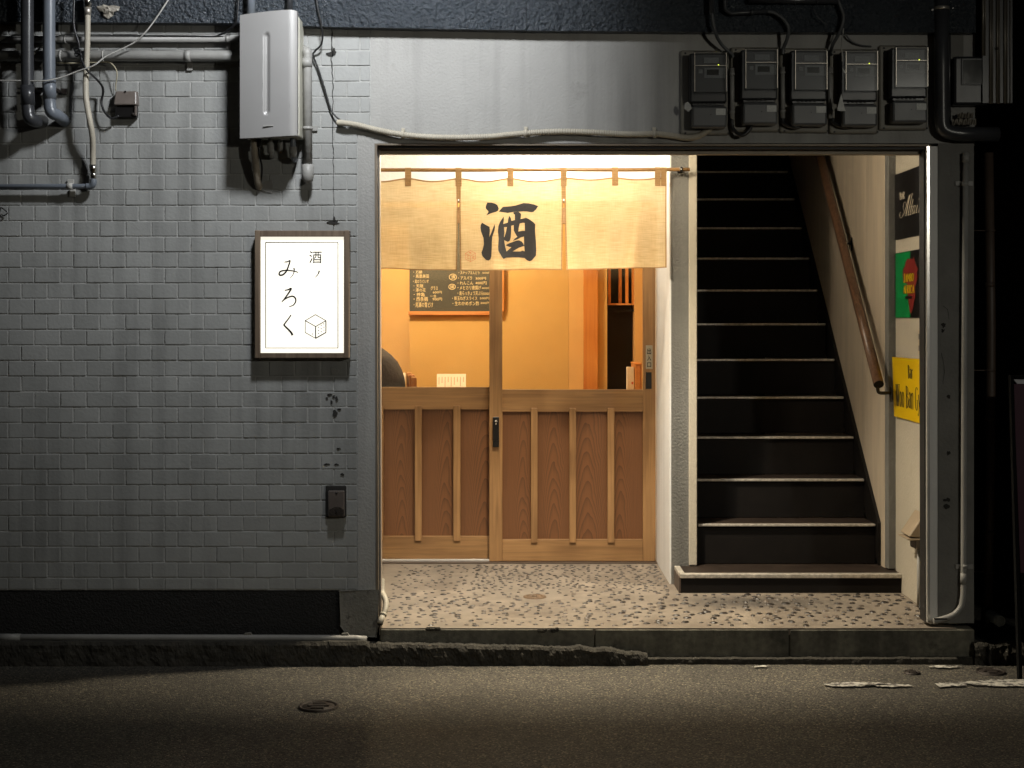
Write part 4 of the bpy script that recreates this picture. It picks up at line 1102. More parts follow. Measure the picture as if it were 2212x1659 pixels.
# person seen from behind, leaning over the table
def skin_body(name, joints, bones, m, parent, sub=2):
    me = bpy.data.meshes.new(name)
    me.from_pydata([Vector(j[0]) - worldloc(parent) for j in joints], bones, [])
    o = bpy.data.objects.new(name, me); COL.objects.link(o); o.parent = parent
    sk = o.modifiers.new('skin', 'SKIN'); sk.use_smooth_shade = True
    sv = me.skin_vertices[0].data
    for i, j in enumerate(joints):
        r = j[1]; sv[i].radius = r if isinstance(r, tuple) else (r, r)
        sv[i].use_root = (i == 0)
    ss = o.modifiers.new('sub', 'SUBSURF'); ss.levels = sub; ss.render_levels = sub
    me.materials.append(m)
    return o
px0, py0 = -0.80, 2.95
pz = ZI + 0.47
per = thing('person', 'seated person in a dark jacket bent over the table, half behind the jamb', 'person', (px0, py0, pz))
J = [((px0, py0, pz + 0.12), (0.17, 0.15)), ((px0 - 0.01, py0, pz + 0.30), (0.19, 0.16)), ((px0 - 0.05, py0, pz + 0.48), (0.20, 0.165)), ((px0 - 0.14, py0, pz + 0.62), (0.15, 0.13)),
     ((px0 - 0.27, py0, pz + 0.68), 0.06), ((px0 - 0.33, py0, pz + 0.76), 0.085), ((px0 - 0.36, py0, pz + 0.86), (0.10, 0.09)), ((px0 - 0.36, py0, pz + 0.93), 0.06),
     ((px0 - 0.17, py0 - 0.19, pz + 0.54), 0.075), ((px0 - 0.26, py0 - 0.24, pz + 0.32), 0.056), ((px0 - 0.48, py0 - 0.16, pz + 0.30), 0.042), ((px0 - 0.55, py0 - 0.14, pz + 0.31), 0.035),
     ((px0 - 0.17, py0 + 0.19, pz + 0.54), 0.075), ((px0 - 0.26, py0 + 0.24, pz + 0.32), 0.056), ((px0 - 0.48, py0 + 0.16, pz + 0.30), 0.042), ((px0 - 0.55, py0 + 0.14, pz + 0.31), 0.035),
     ((px0 - 0.08, py0 - 0.10, pz + 0.08), 0.095), ((px0 - 0.46, py0 - 0.11, pz + 0.07), 0.065), ((px0 - 0.44, py0 - 0.11, pz - 0.36), 0.045), ((px0 - 0.56, py0 - 0.11, pz - 0.40), 0.04),
     ((px0 - 0.08, py0 + 0.10, pz + 0.08), 0.095), ((px0 - 0.46, py0 + 0.11, pz + 0.07), 0.065), ((px0 - 0.44, py0 + 0.11, pz - 0.36), 0.045), ((px0 - 0.56, py0 + 0.11, pz - 0.40), 0.04)]
skin_body('body', J, [(0, 1), (1, 2), (2, 3), (3, 4), (4, 5), (5, 6), (6, 7), (3, 8), (8, 9), (9, 10), (10, 11), (3, 12), (12, 13), (13, 14), (14, 15), (0, 16), (16, 17), (17, 18), (18, 19), (0, 20), (20, 21), (21, 22), (22, 23)], M['jacket'], per)
MB().lathe([(0.0, 0.115), (0.05, 0.105), (0.09, 0.07), (0.108, 0.0), (0.10, -0.06), (0.085, -0.09)], (px0 - 0.35, py0, pz + 0.87), 'z', 18).build('hair', M['hair'], per)
for s in (-1, 1):
    hb_ = Vector((px0 - 0.55, py0 + 0.14 * s, pz + 0.31))
    mb = MB(); mb.tube([hb_, hb_ + Vector((-0.05, 0, 0.0)), hb_ + Vector((-0.09, 0, -0.005))], 0.03, 10, True, lambda t: 0.03 + 0.012 * t)
    for k in range(4):
        f = hb_ + Vector((-0.09, (k - 1.5) * 0.019, -0.003))
        mb.tube([f, f + Vector((-0.035, 0, 0.004)), f + Vector((-0.065 + 0.006 * abs(k - 1.5), 0, -0.014))], 0.009, 8)
    f = hb_ + Vector((-0.04, -0.03 * s, 0)); mb.tube([f, f + Vector((-0.03, -0.022 * s, 0)), f + Vector((-0.055, -0.022 * s, -0.01))], 0.0095, 8)
    mb.build('hand', M['skin'], per)
# tall white box and small wooden rack by the doorway
yx = 3.3
t = thing('paper_box', 'tall pale paper carton standing in front of the dark doorway', 'box', (X(1362, yx), yx, TZ - 0.1))
bx('carton', X(1354.5, yx), X(1369.5, yx), yx, yx + 0.06, ZI + 0.5, Z(793, yx), M['paper'], t, 0.002)
bx('red_seal', X(1364, yx), X(1368, yx), yx - 0.0012, yx - 0.0002, Z(830, yx), Z(825, yx), M['red_ink'], t)
t = thing('wooden_rack', 'low wooden rack end at the right edge of the glass door', 'rack', (X(1378, yx), yx, ZI))
bx('side_panel', X(1371, yx), X(1383, yx), yx - 0.01, yx + 0.3, ZI, Z(788, yx), M['wood_orange_h'], t, 0.003)
bx('top_board', X(1370, yx), X(1386.5, yx), yx - 0.02, yx + 0.31, Z(788, yx) + 0.0004, Z(784, yx), M['wood_orange_h'], t, 0.003)
bx('end_post', X(1383.6, yx), X(1386, yx), yx - 0.012, yx + 0.3, ZI, Z(788, yx), M['wood_chair'], t, 0.002)
t = thing('shelf_counter', 'plain wooden counter below the carton, hidden by the door rail', 'counter', (X(1362, yx), yx, ZI))
bx('counter_top', X(1330, yx), X(1370.4, yx), yx - 0.05, yx + 0.28, ZI + 0.46, ZI + 0.4995, M['wood_orange_h'], t)
bx('counter_leg', X(1333, yx), X(1340, yx), yx - 0.03, yx + 0.02, ZI, ZI + 0.4595, M['wood_chair'], t)
bx('counter_leg', X(1360, yx), X(1367, yx), yx - 0.03, yx + 0.02, ZI, ZI + 0.4595, M['wood_chair'], t)

# ------------------------------------------------------------------ light box sign
YS = -0.062
lb = thing('light_box_sign', 'glowing white light box sign with a brown frame on the tiled wall', 'sign', pt(652, 775, 0))
fx0, fx1, fz0, fz1 = X(550, YS), X(754.5, YS), Z(774, YS), Z(497.5, YS)
gx0, gx1, gz0, gz1 = X(562, YS), X(742.5, YS), Z(762.5, YS), Z(511, YS)
bx('frame_side', fx0, gx0, YS, -0.0085, fz0, fz1, M['frame_brown'], lb, 0.003)
bx('frame_side', gx1, fx1, YS, -0.0085, fz0, fz1, M['frame_brown'], lb, 0.003)
bx('frame_side', gx0 + 0.0003, gx1 - 0.0003, YS + 0.001, -0.0085, gz1, fz1 - 0.001, M['frame_brown'], lb, 0.002)
bx('frame_side', gx0 + 0.0003, gx1 - 0.0003, YS + 0.001, -0.0085, fz0 + 0.001, gz0, M['frame_brown'], lb, 0.002)
M['lit_sign'] = mat('lit_acrylic', (0.8, 0.78, 0.7), 0.4, var=0.0, emit=((1.0, 0.94, 0.80), P_SIGN))
lp = bx('lit_panel', gx0 + 0.0003, gx1 - 0.0003, YS + 0.014, YS + 0.02, gz0 + 0.0003, gz1 - 0.0003, M['lit_sign'], lb)
ysg = YS + 0.0125
G0 = (950 * S2D, 850 * S2D); GS = S2D / 2.764
THICK = 1.5
gf = lambda u, v: Vector((X(G0[0] + u * GS, ysg), ysg, Z(G0[1] + v * GS, ysg)))
tp = lambda a, b: (lambda t: a + (b - a) * t)
brush = lambda t: 0.35 + 0.9 * math.sin(math.pi * (0.12 + 0.8 * t)) ** 1.0
def sign_piece(name, rib):
    mb = MB()
    for l, w, tpr, sm_ in rib: ribbon(mb, l, w * (1.25 if w > 8 else 1.9), gf, taper=tpr, smooth=sm_)
    return mb.build(name, M['print_black'], lp)
sign_piece('border_line', [([(243,267),(1023,267),(1023,1407),(243,1407),(243,264)], 5, None, False)])
sign_piece('kana', [([(445,480),(480,475),(505,465),(490,520),(465,580),(430,615),(400,622),(388,605),(405,580),(450,570),(510,572),(560,580),(595,592)], 12, brush, True), ([(548,543),(550,580),(535,620),(503,658)], 11, tp(1.1, 0.3), True)])
sign_piece('kana', [([(448,785),(485,778),(517,765),(500,800),(450,870),(415,912)], 12, brush, True), ([(415,912),(450,880),(500,855),(540,850),(565,875),(565,910),(540,945),(495,962)], 11, brush, True)])
sign_piece('kana', [([(517,1050),(490,1090),(445,1150),(445,1165),(490,1210),(520,1245),(533,1270)], 15, tp(0.6, 1.3), True)])
sign_piece('kana', [([(822,572),(808,610),(775,648)], 11, tp(1.2, 0.3), True)])
mb = MB(); text_fit(mb, '酒', 712, 848, -492, -362, lambda u, v: gf(u, -v), 0.004); mb.build('kanji', M['print_black'], lp)
sign_piece('cube_drawing', [([(780,1047),(893,1112),(893,1240),(782,1303),(670,1240),(670,1112),(780,1047)], 4, None, False), ([(670,1112),(782,1175),(893,1112)], 4.5, None, False), ([(782,1175),(782,1303)], 6, None, False), ([(893,1112),(893,1240),(782,1303)], 6, None, False)]
           + [([(a - 4, b), (a + 4, b - 4)], 6, None, False) for a, b in ((842,1165),(870,1150),(812,1185),(842,1200),(872,1185),(812,1220),(842,1233),(872,1217),(814,1252),(747,1258))])

# ------------------------------------------------------------------ water heater
YH = -0.215
hx0, hx1, hz0, hz1 = X(515.5, YH), X(641, YH), Z(297, YH), Z(20.5, YH)
wh = thing('water_heater', 'silver wall mounted water heater with a vertical groove in its cover', 'water heater', ((hx0 + hx1) / 2, -0.1, hz0))
nx_, nz_ = 56, 90
vs = []; fs = []
gx, gz_a, gz_b = X(575, YH), Z(240, YH), Z(76, YH)
def hfront(x, z):
    t = (x - hx0) / (hx1 - hx0)
    y = YH + 0.030 * (1 - t) ** 1.7 + 0.012 * max(0, t - 0.85) ** 2 / 0.0225
    zz = min(max(z, gz_a), gz_b)
    d = math.hypot(x - gx, z - zz)
    y += 0.011 * max(0, 1 - (d / 0.013) ** 2)
    return y
for j in range(nz_ + 1):
    for i in range(nx_ + 1):
        x = hx0 + (hx1 - hx0) * i / nx_; t = i / nx_
        zt_ = hz1 - 0.018 * (1 - t) ** 1.6 - 0.004 * max(0, t - 0.9) * 10; zb_ = hz0 + 0.010 * t ** 1.5
        z = zb_ + (zt_ - zb_) * j / nz_
        vs.append((x, hfront(x, z), z))
for j in range(nz_):
    for i in range(nx_):
        a = j * (nx_ + 1) + i; fs.append((a, a + 1, a + nx_ + 2, a + nx_ + 1))
mb = MB(); mb.add(vs, fs, True)
n1 = nx_ + 1
border = [i for i in range(n1)] + [j * n1 + nx_ for j in range(1, nz_ + 1)] + [nz_ * n1 + i for i in range(nx_ - 1, -1, -1)] + [j * n1 for j in range(nz_ - 1, 0, -1)]
bv = [Vector(vs[i]) for i in border]; nb_ = len(bv)
mb.add(bv + [Vector((p.x, YH + 0.05, p.z)) for p in bv], [(i, (i + 1) % nb_, nb_ + (i + 1) % nb_, nb_ + i) for i in range(nb_)])
mb.build('front_cover', M['heater'], wh)
bx('cabinet', hx0 + 0.004, hx1 + 0.003, YH + 0.056, -0.02, hz0 + 0.012, hz1 - 0.02, M['heater_side'], wh, 0.004)
bx('mount_rail', hx0 + 0.03, hx1 - 0.03, -0.0195, -0.006, hz0 + 0.05, hz0 + 0.1, M['pipe_grey'], wh)
bx('mount_rail', hx0 + 0.03, hx1 - 0.03, -0.0195, -0.006, hz1 - 0.12, hz1 - 0.07, M['pipe_grey'], wh)
bx('name_strip', X(568, YH), X(590, YH), YH + 0.003, YH + 0.006, Z(272, YH), Z(270, YH), M['pipe_grey'], wh)

# ------------------------------------------------------------------ pipes and cables on the left wall
def zz(u, v, y=0.0, s=2.074, o=(0, 0)):          # points read in an enlarged crop of the picture
    return pt((o[0] + u / s) * S2D, (o[1] + v / s) * S2D, y)
def pipe(name, label, cat, path, r, m, n=16, group=None, sm=0, part='run', rf=None):
    p = smooth_path(path, sm) if sm else path
    t = thing(name, label, cat, p[-1], group)
    MB().tube(p, r, n, True, rf).build(part, m, t)
    return t
def clamp(t, p, r, axis, m, w=0.016, leg=0.035):
    p = Vector(p); d = Vector((1, 0, 0)) if axis == 'x' else Vector((0, 0, 1))
    MB().cyl(p - d * w / 2, p + d * w / 2, r + 0.003, 16).build('clamp', m, t)
    q = Vector((0, 0, 1)) if axis == 'x' else Vector((1, 0, 0))
    e = p - q * (r + leg / 2)
    if axis == 'x': bx('clamp_foot', p.x - w / 2, p.x + w / 2, -0.014, -0.0065, p.z - r - leg, p.z - r * 0.5, m, t, 0.001)
    else: bx('clamp_foot', p.x - r - leg, p.x - r * 0.5, -0.014, -0.0065, p.z - w / 2, p.z + w / 2, m, t, 0.001)
pp = lambda px, py, y: pt(px, py, y)
t = pipe('wall_pipe', 'thin grey pipe running level above the thicker one into the water heater', 'pipe', [pp(-200, 85, -0.03), pp(530, 84.5, -0.03)], 0.0145, M['pipe_grey'])
clamp(t, pp(492, 84.6, -0.03), 0.0145, 'x', M['pipe_grey']); clamp(t, pp(141, 85, -0.03), 0.0145, 'x', M['cable_white'], 0.006, 0.002)
t = pipe('wall_pipe', 'thick grey pipe running level at the top of the tiled wall', 'pipe', [pp(-200, 121, -0.045), pp(480, 121, -0.045), pp(530, 120, -0.045)], 0.0235, M['pipe_grey'], 20)
clamp(t, pp(406, 121, -0.045), 0.0235, 'x', M['pipe_grey'], 0.026); clamp(t, pp(132, 121, -0.045), 0.0235, 'x', M['pipe_grey'], 0.01, 0.002); clamp(t, pp(224, 121, -0.045), 0.0235, 'x', M['cable_white'], 0.005, 0.002)
def drop_pipe(label, px, pyb, r, m, px2, py2, y):
    t = thing('drain_pipe', label, 'pipe', pp(px2, py2, 0))
    MB().tube(smooth_path([pp(px, -260, y), pp(px, 100, y), pp(px + 1, pyb - 14, y)], 6) + smooth_path([pp(px + 2, pyb, y), pp(px + 6, pyb + 11, y), pp(px + 18, pyb + 17, y + 0.02)], 4) + [pp(px2, py2, -0.006)], r, 20).build('run', m, t)
    MB().cyl(pp(px, pyb - 60, y), pp(px + 1, pyb - 18, y), r + 0.0025, 20).build('sleeve', m, t)
    return t
t = drop_pipe('black drain pipe at the far left turning into the wall', 59, 245, 0.0275, M['pipe_dark'], 92, 262, -0.14)
t2 = drop_pipe('slate grey drain pipe second from the left, turning into the wall', 106, 232, 0.0265, M['pipe_blue'], 140, 262, -0.115)
for p_ in (76, 132):
    bx('strap', X(p_, -0.02), X(p_ + 12, -0.02), -0.022, -0.007, Z(203, -0.02), Z(191, -0.02), M['iron'], t2, 0.001)
bx('strap_arm', X(76, -0.03), X(130, -0.03), -0.10, -0.0225, Z(200, -0.03), Z(194, -0.03), M['iron'], t2, 0.001)

# flexible beige conduit with fitting and the blue pipe below it
fl = thing('flexible_conduit', 'beige ribbed flexible conduit hanging down the left tiled wall', 'conduit', zz(752, 1340, -0.05))
path = smooth_path([zz(710, 120, -0.10), zz(708, 300, -0.095), zz(702, 500, -0.085), zz(697, 600, -0.085), zz(695, 750, -0.09), zz(706, 860, -0.10), zz(732, 1000, -0.10), zz(749, 1110, -0.085), zz(752, 1240, -0.06), zz(752, 1335, -0.05)], 22)
MB().tube(path, 0.0135, 14, True, lambda t: 0.0128 + 0.0014 * math.sin(t * 2 * math.pi * 95)).build('ribbed_tube', M['flex'], fl)
MB().cyl(zz(708, -40, -0.10), zz(710, 60, -0.10), 0.0175, 16).build('upper_fitting', M['chrome'], fl)
MB().cyl(zz(710, 60, -0.10), zz(710, 125, -0.10), 0.0165, 16, 0.0135).build('upper_fitting', M['alu'], fl)
MB().cyl(zz(752, 1335, -0.05), zz(754, 1395, -0.05), 0.0165, 8).build('hex_nut', M['chrome'], fl)
MB().cyl(zz(754, 1395, -0.05), zz(756, 1448, -0.05), 0.0135, 12).build('lower_fitting', M['chrome'], fl)
t = pipe('wall_pipe', 'slate blue pipe running level from the left edge to the flexible conduit', 'pipe', [pp(-200, 404, -0.045), zz(-0 + 690, 1510, -0.045)] + smooth_path([zz(710, 1510, -0.045), zz(740, 1505, -0.046), zz(756, 1480, -0.05), zz(756, 1448, -0.05)], 5), 0.0115, M['pipe_blue'])
MB().tube(smooth_path([zz(700, 1510, -0.045), zz(736, 1508, -0.046), zz(755, 1487, -0.05), zz(756, 1452, -0.05)], 6), 0.0148, 14).build('elbow', M['pipe_blue'], t)
clamp(t, zz(568, 1510, -0.045), 0.0115, 'x', M['cable_white'], 0.026, 0.032)
bx('clamp_foot', zz(553, 0).x, zz(605, 0).x, -0.014, -0.0065, zz(0, 1490).z, zz(0, 1455).z, M['cable_white'], t, 0.001)

def cable(label, path, r, m, sm=8, n=8, name='cable', group=None):
    p = smooth_path(path, sm)
    t = MB().tube(p, r, n).build(name, m, None, origin=p[0])
    return tag(t, label, 'cable', group)
cable('black cable looping from the top edge down to the brown junction box', [zz(602, -60, -0.12), zz(598, 200, -0.12), zz(632, 330, -0.12), zz(640, 400, -0.115), zz(618, 420, -0.11), zz(606, 398, -0.11), zz(640, 392, -0.118), zz(650, 430, -0.112), zz(620, 455, -0.108), zz(612, 430, -0.11), zz(655, 440, -0.115), zz(660, 480, -0.11), zz(700, 562, -0.12), zz(800, 660, -0.08), zz(836, 730, -0.05), zz(822, 830, -0.04), zz(850, 910, -0.05), zz(905, 958, -0.055), zz(962, 938, -0.05)], 0.0052, M['cable_black'])
cable('thin dusty white cable sweeping from the left edge up across the black fascia', [zz(-60, 652, -0.15), zz(180, 654, -0.155), zz(360, 655, -0.16), zz(500, 625, -0.14), zz(620, 580, -0.13), zz(760, 530, -0.135), zz(850, 462, -0.12), zz(980, 400, -0.11), zz(1100, 335, -0.11), zz(1200, 235, -0.12), zz(1300, 95, -0.12), zz(1400, -60, -0.11)], 0.0034, M['cable_white'])
cable('thin cream wire looping from behind the pipes into the brown box', [zz(450, 505, -0.04), zz(560, 512, -0.05), zz(780, 505, -0.045), zz(880, 505, -0.045), zz(930, 545, -0.05), zz(948, 600, -0.05), zz(938, 690, -0.03), zz(938, 735, -0.02)], 0.0026, M['cable_cream'])
cable('thin black wire lying along the upper grey pipe', [zz(-60, 380, -0.06), zz(20, 330, -0.06), zz(130, 285, -0.055), zz(400, 300, -0.05), zz(530, 285, -0.05), zz(900, 287, -0.047), zz(1500, 290, -0.047), zz(1760, 290, -0.047), zz(1860, 230, -0.07), zz(1915, 180, -0.10), zz(1935, -60, -0.10)], 0.0028, M['cable_black'])
cable('short white wire slanting between the two drain pipes', [zz(200, 500, -0.08), zz(280, 430, -0.075), zz(350, 360, -0.075), zz(430, 305, -0.06)], 0.004, M['cable_white'])
cable('thin black cable bulging past the left edge of the picture', [zz(-30, 420, -0.05), zz(-6, 480, -0.06), zz(0, 560, -0.06), zz(-30, 620, -0.05)], 0.004, M['cable_black'])
t = thing('wall_hook', 'small bent black hook at the left edge of the tiled wall', 'hook', pp(6, 458, 0))
MB().tube(smooth_path([pp(2, 448, -0.004), pp(8, 452, -0.02), pp(16, 460, -0.02), pp(8, 466, -0.018), pp(3, 462, -0.015)], 5), 0.0028, 8).build('wire', M['black'], t)

# brown junction box
jb = thing('junction_box', 'small brown plastic junction box on the upper tiled wall', 'junction box', zz(1015, 955))
x0, x1 = zz(922, 0, -0.05).x, zz(1108, 0, -0.05).x
zt_, zm_, zb_ = zz(0, 735, -0.05).z, zz(0, 850, -0.05).z, zz(0, 950, -0.05).z
mb = MB(); mb.add([(x0, -0.055, zm_), (x1, -0.055, zm_), (x1 + 0.002, -0.0065, zm_ - 0.003), (x0 - 0.002, -0.0065, zm_ - 0.003), (x0 + 0.004, -0.04, zt_), (x1 - 0.004, -0.04, zt_), (x1 - 0.002, -0.0065, zt_ + 0.002), (x0 + 0.002, -0.0065, zt_ + 0.002)],
                  [(0, 3, 2, 1), (4, 5, 6, 7), (0, 1, 5, 4), (1, 2, 6, 5), (2, 3, 7, 6), (3, 0, 4, 7)])
mb.build('cover', M['box_brown'], jb, 0.006, seg=2)
bx('lower_body', x0 + 0.003, x1 - 0.003, -0.04, -0.0065, zb_, zm_ - 0.0045, M['black'], jb, 0.004)
bx('side_cheek', x1 - 0.010, x1 - 0.0005, -0.052, -0.041, zb_ + 0.006, zm_ - 0.004, M['box_brown'], jb, 0.002)
MB().lathe([(0, -0.0035), (0.0035, -0.003), (0.0045, 0)], zz(1015, 742, -0.044), 'y', 12).build('screw', M['black'], jb)
MB().lathe([(0, -0.004), (0.007, -0.003), (0.008, 0.004)], zz(1080, 925, -0.042), 'y', 12).build('knob', M['iron'], jb)

# pipes round the heater (crop origin 800, 0, scale 2.183)
hz_ = lambda u, v, y=0.0: zz(u, v, y, 2.183, (800, 0))
t = pipe('drain_pipe', 'grey capped pipe standing just right of the water heater', 'pipe', smooth_path([hz_(842, 425, 0.0), hz_(868, 440, -0.055), hz_(876, 470, -0.06), hz_(876, 520, -0.06)], 5) + [hz_(880, 1400, -0.06)], 0.0195, M['pipe_grey'], 20)
MB().cyl(hz_(872, 500, -0.06), hz_(872, 575, -0.06), 0.0225, 20).build('socket', M['pipe_grey'], t)
MB().lathe([(0.0195, 0.072), (0.026, 0.07), (0.0265, 0.02), (0.022, 0.0), (0.010, -0.010), (0.0, -0.011)], hz_(880, 1540, -0.06), 'z', 20).build('end_cap', M['pipe_grey'], t)
clamp(t, hz_(878, 1095, -0.06), 0.0195, 'z', M['pipe_grey'], 0.014)
bx('clamp_foot', hz_(918, 0).x, hz_(962, 0).x, -0.014, -0.0065, hz_(0, 1120).z, hz_(0, 1075).z, M['pipe_grey'], t, 0.001)
t = pipe('heater_pipe', 'taped cream pipe dropping from under the left end of the water heater', 'pipe', smooth_path([hz_(415, 1130, -0.08), hz_(425, 1300, -0.08), hz_(440, 1450, -0.06), hz_(452, 1560, -0.03), hz_(470, 1600, 0.004)], 6), 0.0155, M['tape'])
t = pipe('heater_pipe', 'black rubber stub under the water heater beside the taped pipe', 'pipe', [hz_(466, 1130, -0.09), hz_(466, 1255, -0.09)], 0.0095, M['black'])
cable('black cord dropping from the stub under the water heater to the wall', [hz_(466, 1250, -0.09), hz_(468, 1330, -0.085), hz_(487, 1420, -0.06), hz_(482, 1520, -0.04), hz_(470, 1590, -0.012)], 0.004, M['cable_black'])
for lab, u, vb, r, m in (('thin grey pipe under the middle of the water heater with a curved end', 560, 1330, 0.0105, 'pipe_grey'), ('short slate pipe with a thick sleeve under the right end of the water heater', 752, 1360, 0.013, 'pipe_blue')):
    t = pipe('heater_pipe', lab, 'pipe', smooth_path([hz_(u, 1130, -0.08), hz_(u, vb - 80, -0.08), hz_(u + 4, vb - 20, -0.07), hz_(u + 12, vb, -0.03), hz_(u + 14, vb + 4, 0.004)], 5), r, M[m])
    MB().cyl(hz_(u, vb - 110, -0.08), hz_(u + 3, vb - 20, -0.074), r + 0.004, 16).build('sleeve', M['pipe_grey'], t)
t = pipe('heater_pipe', 'short pale grey pipe hidden deep under the water heater', 'pipe', [hz_(645, 1130, -0.03), hz_(645, 1260, -0.03), hz_(645, 1290, 0.004)], 0.012, M['pipe_grey'])
blob((800 + 520 / 2.183) * S2D, 1590 / 2.183 * S2D, 40, 28, -0.0075, M['pipe_grey'], 'sealant_patch', bld, 77)
for lab, u, m, r in (('slate conduit rising behind the left top of the water heater', 395, 'pipe_blue', 0.019), ('dark conduit rising behind the right top of the water heater', 725, 'pipe_dark', 0.013)):
    pipe('flue_conduit', lab, 'pipe', [hz_(u, 120, -0.11), hz_(u, -400, -0.11)], r, M[m])
cable('thin black cable hanging right of the water heater down to the ribbed hose', [hz_(945, -40, -0.08), hz_(965, 80, -0.08), hz_(1000, 250, -0.07), hz_(996, 370, -0.05), hz_(940, 435, -0.03), hz_(925, 475, -0.025), hz_(965, 580, -0.02), hz_(1010, 720, -0.02), hz_(1070, 920, -0.02), hz_(1110, 985, -0.025), hz_(1150, 1020, -0.03)], 0.0042, M['cable_black'])
cable('dark cable slanting over the fascia left of the water heater', [hz_(290, -40, -0.09), hz_(275, 120, -0.09), hz_(255, 200, -0.09), hz_(190, 270, -0.06), hz_(120, 300, -0.05)], 0.004, M['cable_black'])
# crumpled patch on the fascia
mb = MB(); rnd = random.Random(4)
c = zz(880, 85, -0.062)
ring = []
for j in range(4):
    for k in range(12):
        a = 2 * math.pi * k / 12; q = (0.034 - 0.009 * j) * (1 + 0.35 * math.sin(3 * a + j))
        ring.append(c + Vector((q * math.cos(a) * 1.3, -0.006 * j - rnd.uniform(0, 0.008), q * math.sin(a) * 0.8 + rnd.uniform(-0.003, 0.003))))
mb.add(ring, [(j * 12 + k, j * 12 + (k + 1) % 12, j * 12 + 12 + (k + 1) % 12, j * 12 + 12 + k) for j in range(3) for k in range(12)] + [[36 + k for k in range(12)]])
tag(mb.build('sealed_outlet', M['foil']), 'crumpled taped-over outlet on the black fascia', 'outlet')

# ------------------------------------------------------------------ ribbed hose above the entrance
hs = thing('ribbed_hose', 'long beige ribbed hose drooping across the wall above the entrance', 'hose', pp(728, 265, 0))
ctrl = [(729, 265), (745, 266), (775, 271), (815, 281), (860, 289.5), (910, 295), (960, 297), (1010, 297), (1060, 295), (1100, 291), (1136, 288), (1185, 285), (1240, 284.5), (1290, 286.5), (1340, 289.5), (1380, 290), (1414, 289), (1450, 293), (1480, 297.5), (1502, 296), (1520, 288), (1537, 276)]
path = smooth_path([pp(a, b, -0.026 - 0.008 * (i % 3 == 1)) for i, (a, b) in enumerate(ctrl)], 42)
nr = 330
MB().tube(path, 0.0135, 12, True, lambda t: 0.0130 + 0.0015 * math.sin(t * 2 * math.pi * nr * 0.62)).build('ribbed_tube', M['flex'], hs)
for px, py in ((870, 291), (1136, 288), (1414, 289.5)):
    p = pp(px, py, -0.03)
    MB().cyl(p - Vector((0.007, 0, 0)), p + Vector((0.007, 0, 0)), 0.0175, 14).build('saddle', M['flex'], hs)
    bx('saddle_foot', p.x - 0.008, p.x + 0.008, -0.012, -0.003, p.z + 0.010, p.z + 0.032, M['flex'], hs, 0.001)

# ------------------------------------------------------------------ electricity meters
def meter(label, px, py, led=True, lbl=True):
    """px, py = top left corner of the clear cover in the picture"""
    c = pp(px + 40, py + 160, -0.002)
    t = thing('electricity_meter', label, 'meter', c, 'electricity meters above the stairs')
    ox, oz = X(px, -0.1), Z(py, -0.1)
    s = 6.5 / FPX
    def B(name, u0, u1, v0, v1, y0, y1, m, bev=0.0, par=t, seg=2):
        return bx(name, ox + u0 * s, ox + u1 * s, y0, y1, oz - v1 * s, oz - v0 * s, M[m], par, bev, seg=seg)
    B('back_plate', -17, 90, -14, 172, -0.022, -0.0025, 'meter_base', 0.010)
    B('case', 0, 80, -2, 106, -0.085, -0.0225, 'meter_dark', 0.008)
    f = B('face', 10, 76, 2, 84, -0.094, -0.0855, 'meter_face', 0.002)
    p1 = B('name_plate', 30, 62, 9, 21, -0.0962, -0.0945, 'label_grey', 0.0, f)
    p2 = B('display_plate', 31, 76, 31, 53, -0.0962, -0.0945, 'label_grey', 0.0, f)
    B('lcd', 36, 62, 35, 47, -0.0975, -0.0963, 'lcd', 0.0, f)
    B('seal', 18, 27, 34, 43, -0.0975, -0.0945, 'label_grey', 0.001, f)
    if led: B('led', 60.3, 62.3, 24, 26, -0.0975, -0.0945, 'led', 0.0, f)
    cv = B('clear_cover', 6, 79.5, -3, 87, -0.118, -0.1, 'clear', 0.004)
    for u in (8, 76): B('edge_glint', u, u + 1.4, 0, 84, -0.1195, -0.1182, 'alu', 0.0004, cv)  # bright strips painting the glints along the clear cover's edges
    B('cover_seam', 8, 78, 27.5, 28.6, -0.1195, -0.1182, 'alu', 0.0004, cv)
    tb_ = B('terminal_block', 6, 76, 92, 112, -0.07, -0.0225, 'meter_dark', 0.003)
    for k in range(5): B('terminal', 16 + k * 9, 21 + k * 9, 96, 109, -0.0735, -0.0702, 'slot', 0.001, tb_)
    B('tag_window', 60, 69, 97, 106, -0.0745, -0.0702, 'label_grey', 0.0, tb_)
    tc_ = B('terminal_cover', 4, 80, 113, 160, -0.092, -0.0225, 'meter_cover', 0.010)
    if lbl: B('paper_label', 56, 77, 119, 133, -0.0935, -0.0922, 'label', 0.0, tc_)
    B('cover_screw', 44, 46, 131, 133, -0.0935, -0.0922, 'slot', 0.0, tc_)
    for u, v in ((-8, -9), (-8, 166), (86, 166)): B('screw_hole', u, u + 4, v, v + 4, -0.0235, -0.0221, 'slot', 0.001)
    return t
order = ['first', 'second', 'third', 'fourth', 'fifth']
for i, (px, py, led) in enumerate(((1491, 115, True), (1601, 108, False), (1708, 110, False), (1817, 112, True), (1925, 104, True))):
    lab = ['electricity meter nearest the bright wall, leftmost in the row of five', 'second electricity meter from the left in the row above the stairs', 'third electricity meter, the middle one of the row above the stairs',
           'fourth electricity meter from the left, with a torn tag hanging beside it', 'fifth electricity meter, rightmost of the row beside the black drain pipe'][i]
    meter(lab, px, py, led)
